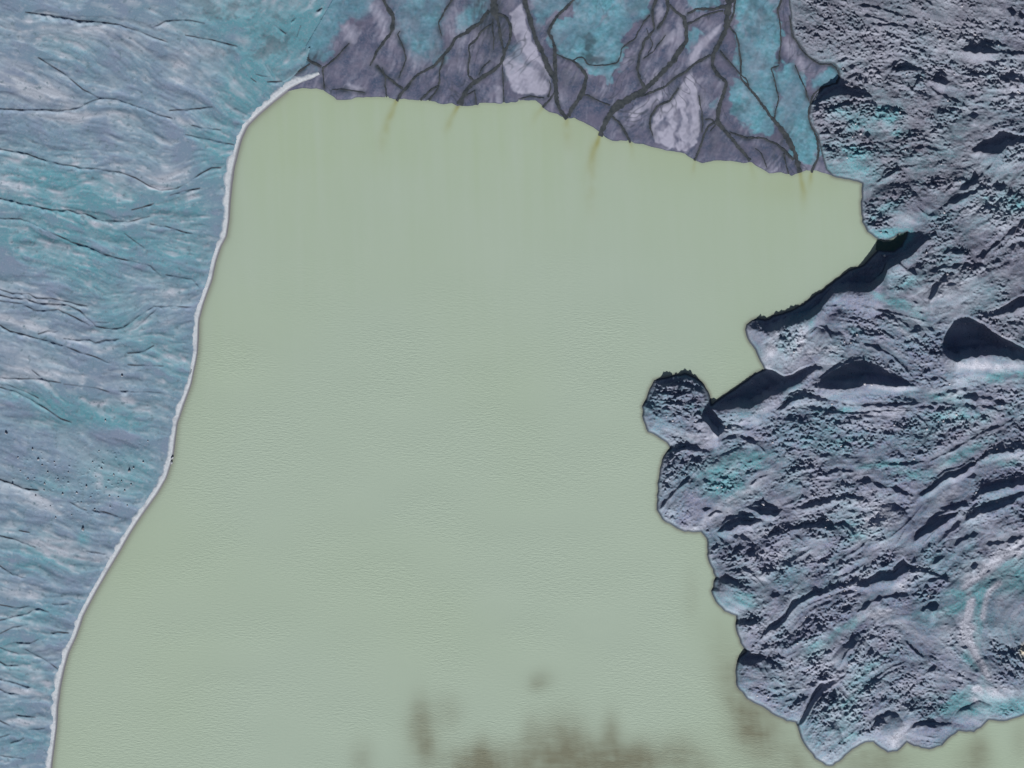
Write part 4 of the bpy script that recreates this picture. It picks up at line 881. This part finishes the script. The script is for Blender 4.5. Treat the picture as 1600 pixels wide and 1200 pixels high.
# rivers: one sheet of water per channel, lying in its groove of the delta
def delta_z(x, y):
    i = min(max(int(round(y - Y0)), 0), H - 1); j = min(max(int(round(x - X0)), 0), W - 1)
    return float(z_delta[i, j])
for k, (nm, pts) in enumerate(CH):
    rr = random.Random(50 + k)
    P = [np.array(p, float) for p in pts]; f = []
    for i in range(len(P) - 1):
        L = np.linalg.norm((P[i + 1] - P[i])[:2]); n = max(2, int(L / 1.6))
        for s in range(n): f.append(P[i] + (P[i + 1] - P[i]) * s / n)
    f.append(P[-1]); f = np.array(f)
    jx = np.convolve([rr.uniform(-1, 1) for _ in f], np.ones(7) / 3.2, 'same'); jw = np.convolve([rr.uniform(-1, 1) for _ in f], np.ones(3) / 1.6, 'same'); jl = np.array([rr.uniform(-.4, .4) for _ in f]); jr = np.array([rr.uniform(-.4, .4) for _ in f])
    for _ in range(3): f[1:-1] = (f[:-2] + 2 * f[1:-1] + f[2:]) / 4
    tg = np.gradient(f[:, :2], axis=0); tg /= (np.linalg.norm(tg, axis=1)[:, None] + 1e-9)
    nl = np.stack([-tg[:, 1], tg[:, 0]], 1)
    vs = []; fs = []
    for i in range(len(f)):
        w = max(0.5, f[i, 2] * 0.92 * (1 + 0.28 * jw[i])) * 0.5
        c0 = f[i, :2] + nl[i] * jx[i] * (0.9 if 3 < i < len(f) - 4 else 0)
        for u in (-1, 0, 1):
            p = c0 + nl[i] * (w + (jl[i] if u < 0 else jr[i]) * min(1.0, w)) * u
            vs.append(to_world(p[0], p[1], 0.72 + 0.004 * (k % 20)))
    for i in range(len(f) - 1):
        for j in range(2):
            a = i * 3 + j; fs.append((a, a + 1, a + 4, a + 3))
    o = mesh_object('river', vs, fs, mat_river, False)
    if o.data.polygons[0].normal.z < 0: o.data.flip_normals()
    structure(o)

# cove between two hills: a sheet whose dark green paints in the shade there
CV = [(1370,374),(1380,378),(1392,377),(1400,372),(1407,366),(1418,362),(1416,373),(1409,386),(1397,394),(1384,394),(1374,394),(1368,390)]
o = mesh_object('shaded_cove_water', [to_world(x, y, 0.35) for x, y in CV], [tuple(range(len(CV)))], mat_shaded_cove, False)
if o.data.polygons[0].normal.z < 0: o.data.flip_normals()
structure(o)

# ------------------------------------------------------------------ boulders
def boulder(name, x, y, zbase, r, material, seed, flat=0.8):
    rr = random.Random(seed)
    import bmesh
    bm = bmesh.new()
    bmesh.ops.create_icosphere(bm, subdivisions=2, radius=1.0)
    ax = rr.uniform(.85, 1.25); ay = rr.uniform(.8, 1.1)
    cuts = [(rr.uniform(-1, 1), rr.uniform(-1, 1), rr.uniform(-.2, 1), rr.uniform(.55, .85)) for _ in range(7)]
    for v in bm.verts:
        p = v.co.copy()
        for (cx, cy, cz, d) in cuts:
            L = math.sqrt(cx * cx + cy * cy + cz * cz) + 1e-6
            q = (p.x * cx + p.y * cy + p.z * cz) / L
            if q > d:
                k = (q - d) / L
                p.x -= cx * k; p.y -= cy * k; p.z -= cz * k
        v.co = (p.x * r * ax, p.y * r * ay, p.z * r * flat)
    me = bpy.data.meshes.new(name); bm.to_mesh(me); bm.free()
    me.materials.append(material)
    o = bpy.data.objects.new(name, me); scene.collection.objects.link(o)
    o.location = to_world(x, y, zbase + r * flat * 0.35)
    o.rotation_euler = (0, 0, rr.uniform(0, 6.28))
    o['category'] = 'boulder'
    return o
def zat(z, x, y):
    return float(z[int(round(y - Y0)), int(round(x - X0))])
SP = [(10,677,3.0,'lone boulder at the far left of the grey-blue slope, above the speckled rock scatter'),
 (202,736,2.8,'boulder on teal ground, at the beach side of the rock scatter'),
 (130,827,2.8,'lone boulder below the rock scatter, just above a small round teal patch'),
 (191,587,2.2,'small boulder high on the slope, far above the rock scatter'),
 (269,715,2.6,'boulder at the water edge on the beach bend, upper of two'),
 (268,723,2.2,'boulder at the water edge on the beach bend, lower of two')]
for i, (x, y, r, lab) in enumerate(SP):
    z = zat(z_hill, x, y) if x < 260 else 0.5
    o = boulder('boulder', x, y, z, r, mat_dark_rock, 200 + i); o['label'] = lab
SC = [(51,702),(32,736),(70,756),(69,766),(79,791),(87,809),(159,732),(150,745),(142,777),(190,752),(148,796),(66,727),(91,749),(185,777),(172,792),(195,767),(209,731),(224,722),(231,689),(165,657),(120,770),(107,738),(60,718),(135,760),(98,772),(166,762),(44,748),(178,742),(127,785),(205,757),(28,715),(155,705),(112,805),(56,775),(20,757),(75,738),(145,722),(171,775),(199,790),(85,722)]
for i, (x, y) in enumerate(SC):
    o = boulder('boulder', x, y, zat(z_hill, x, y), 1.1 + 0.7 * random.Random(i).random(), mat_dark_rock, 300 + i)
    o['label'] = 'small boulder in the speckled rock scatter on the grey-blue slope west of the beach'
    o['group'] = 'small boulders scattered over the west slope'
PL = [(1382,400,2.4,'single white block in the black shadow just below the dark green cove'),
 (1192,787,4.6,'large white block of rock beside a black hollow in the middle hills'),
 (1349,600,2.2,'white block on the lower rim of the dark hollow, left of two'),
 (1360,601,2.2,'white block on the lower rim of the dark hollow, right of two'),
 (1557,701,2.0,'white block in a black band near the right edge')]
for i, (x, y, r, lab) in enumerate(PL):
    o = boulder('boulder', x, y, zat(z_mor, x, y) + 0.3, r, mat_pale_rock, 400 + i, 2.6 if 'cove' in lab else 1.0); o['label'] = lab
rr = random.Random(77); n = 0
while n < 110:
    x = rr.uniform(1010, 1596); y = rr.uniform(4, 1190)
    i, j = int(y - Y0), int(x - X0)
    if sd_mor[i, j] < 6 or rough[i, j] < 0.62 or Hm[i, j] > 6: continue
    o = boulder('boulder', x, y, float(z_mor[i, j]), rr.uniform(1.2, 2.1), mat_pale_rock, 500 + n)
    o['label'] = 'small pale boulder among the rubble of the grey hills east of the lake'
    o['group'] = 'pale boulders in the hill rubble'
    n += 1
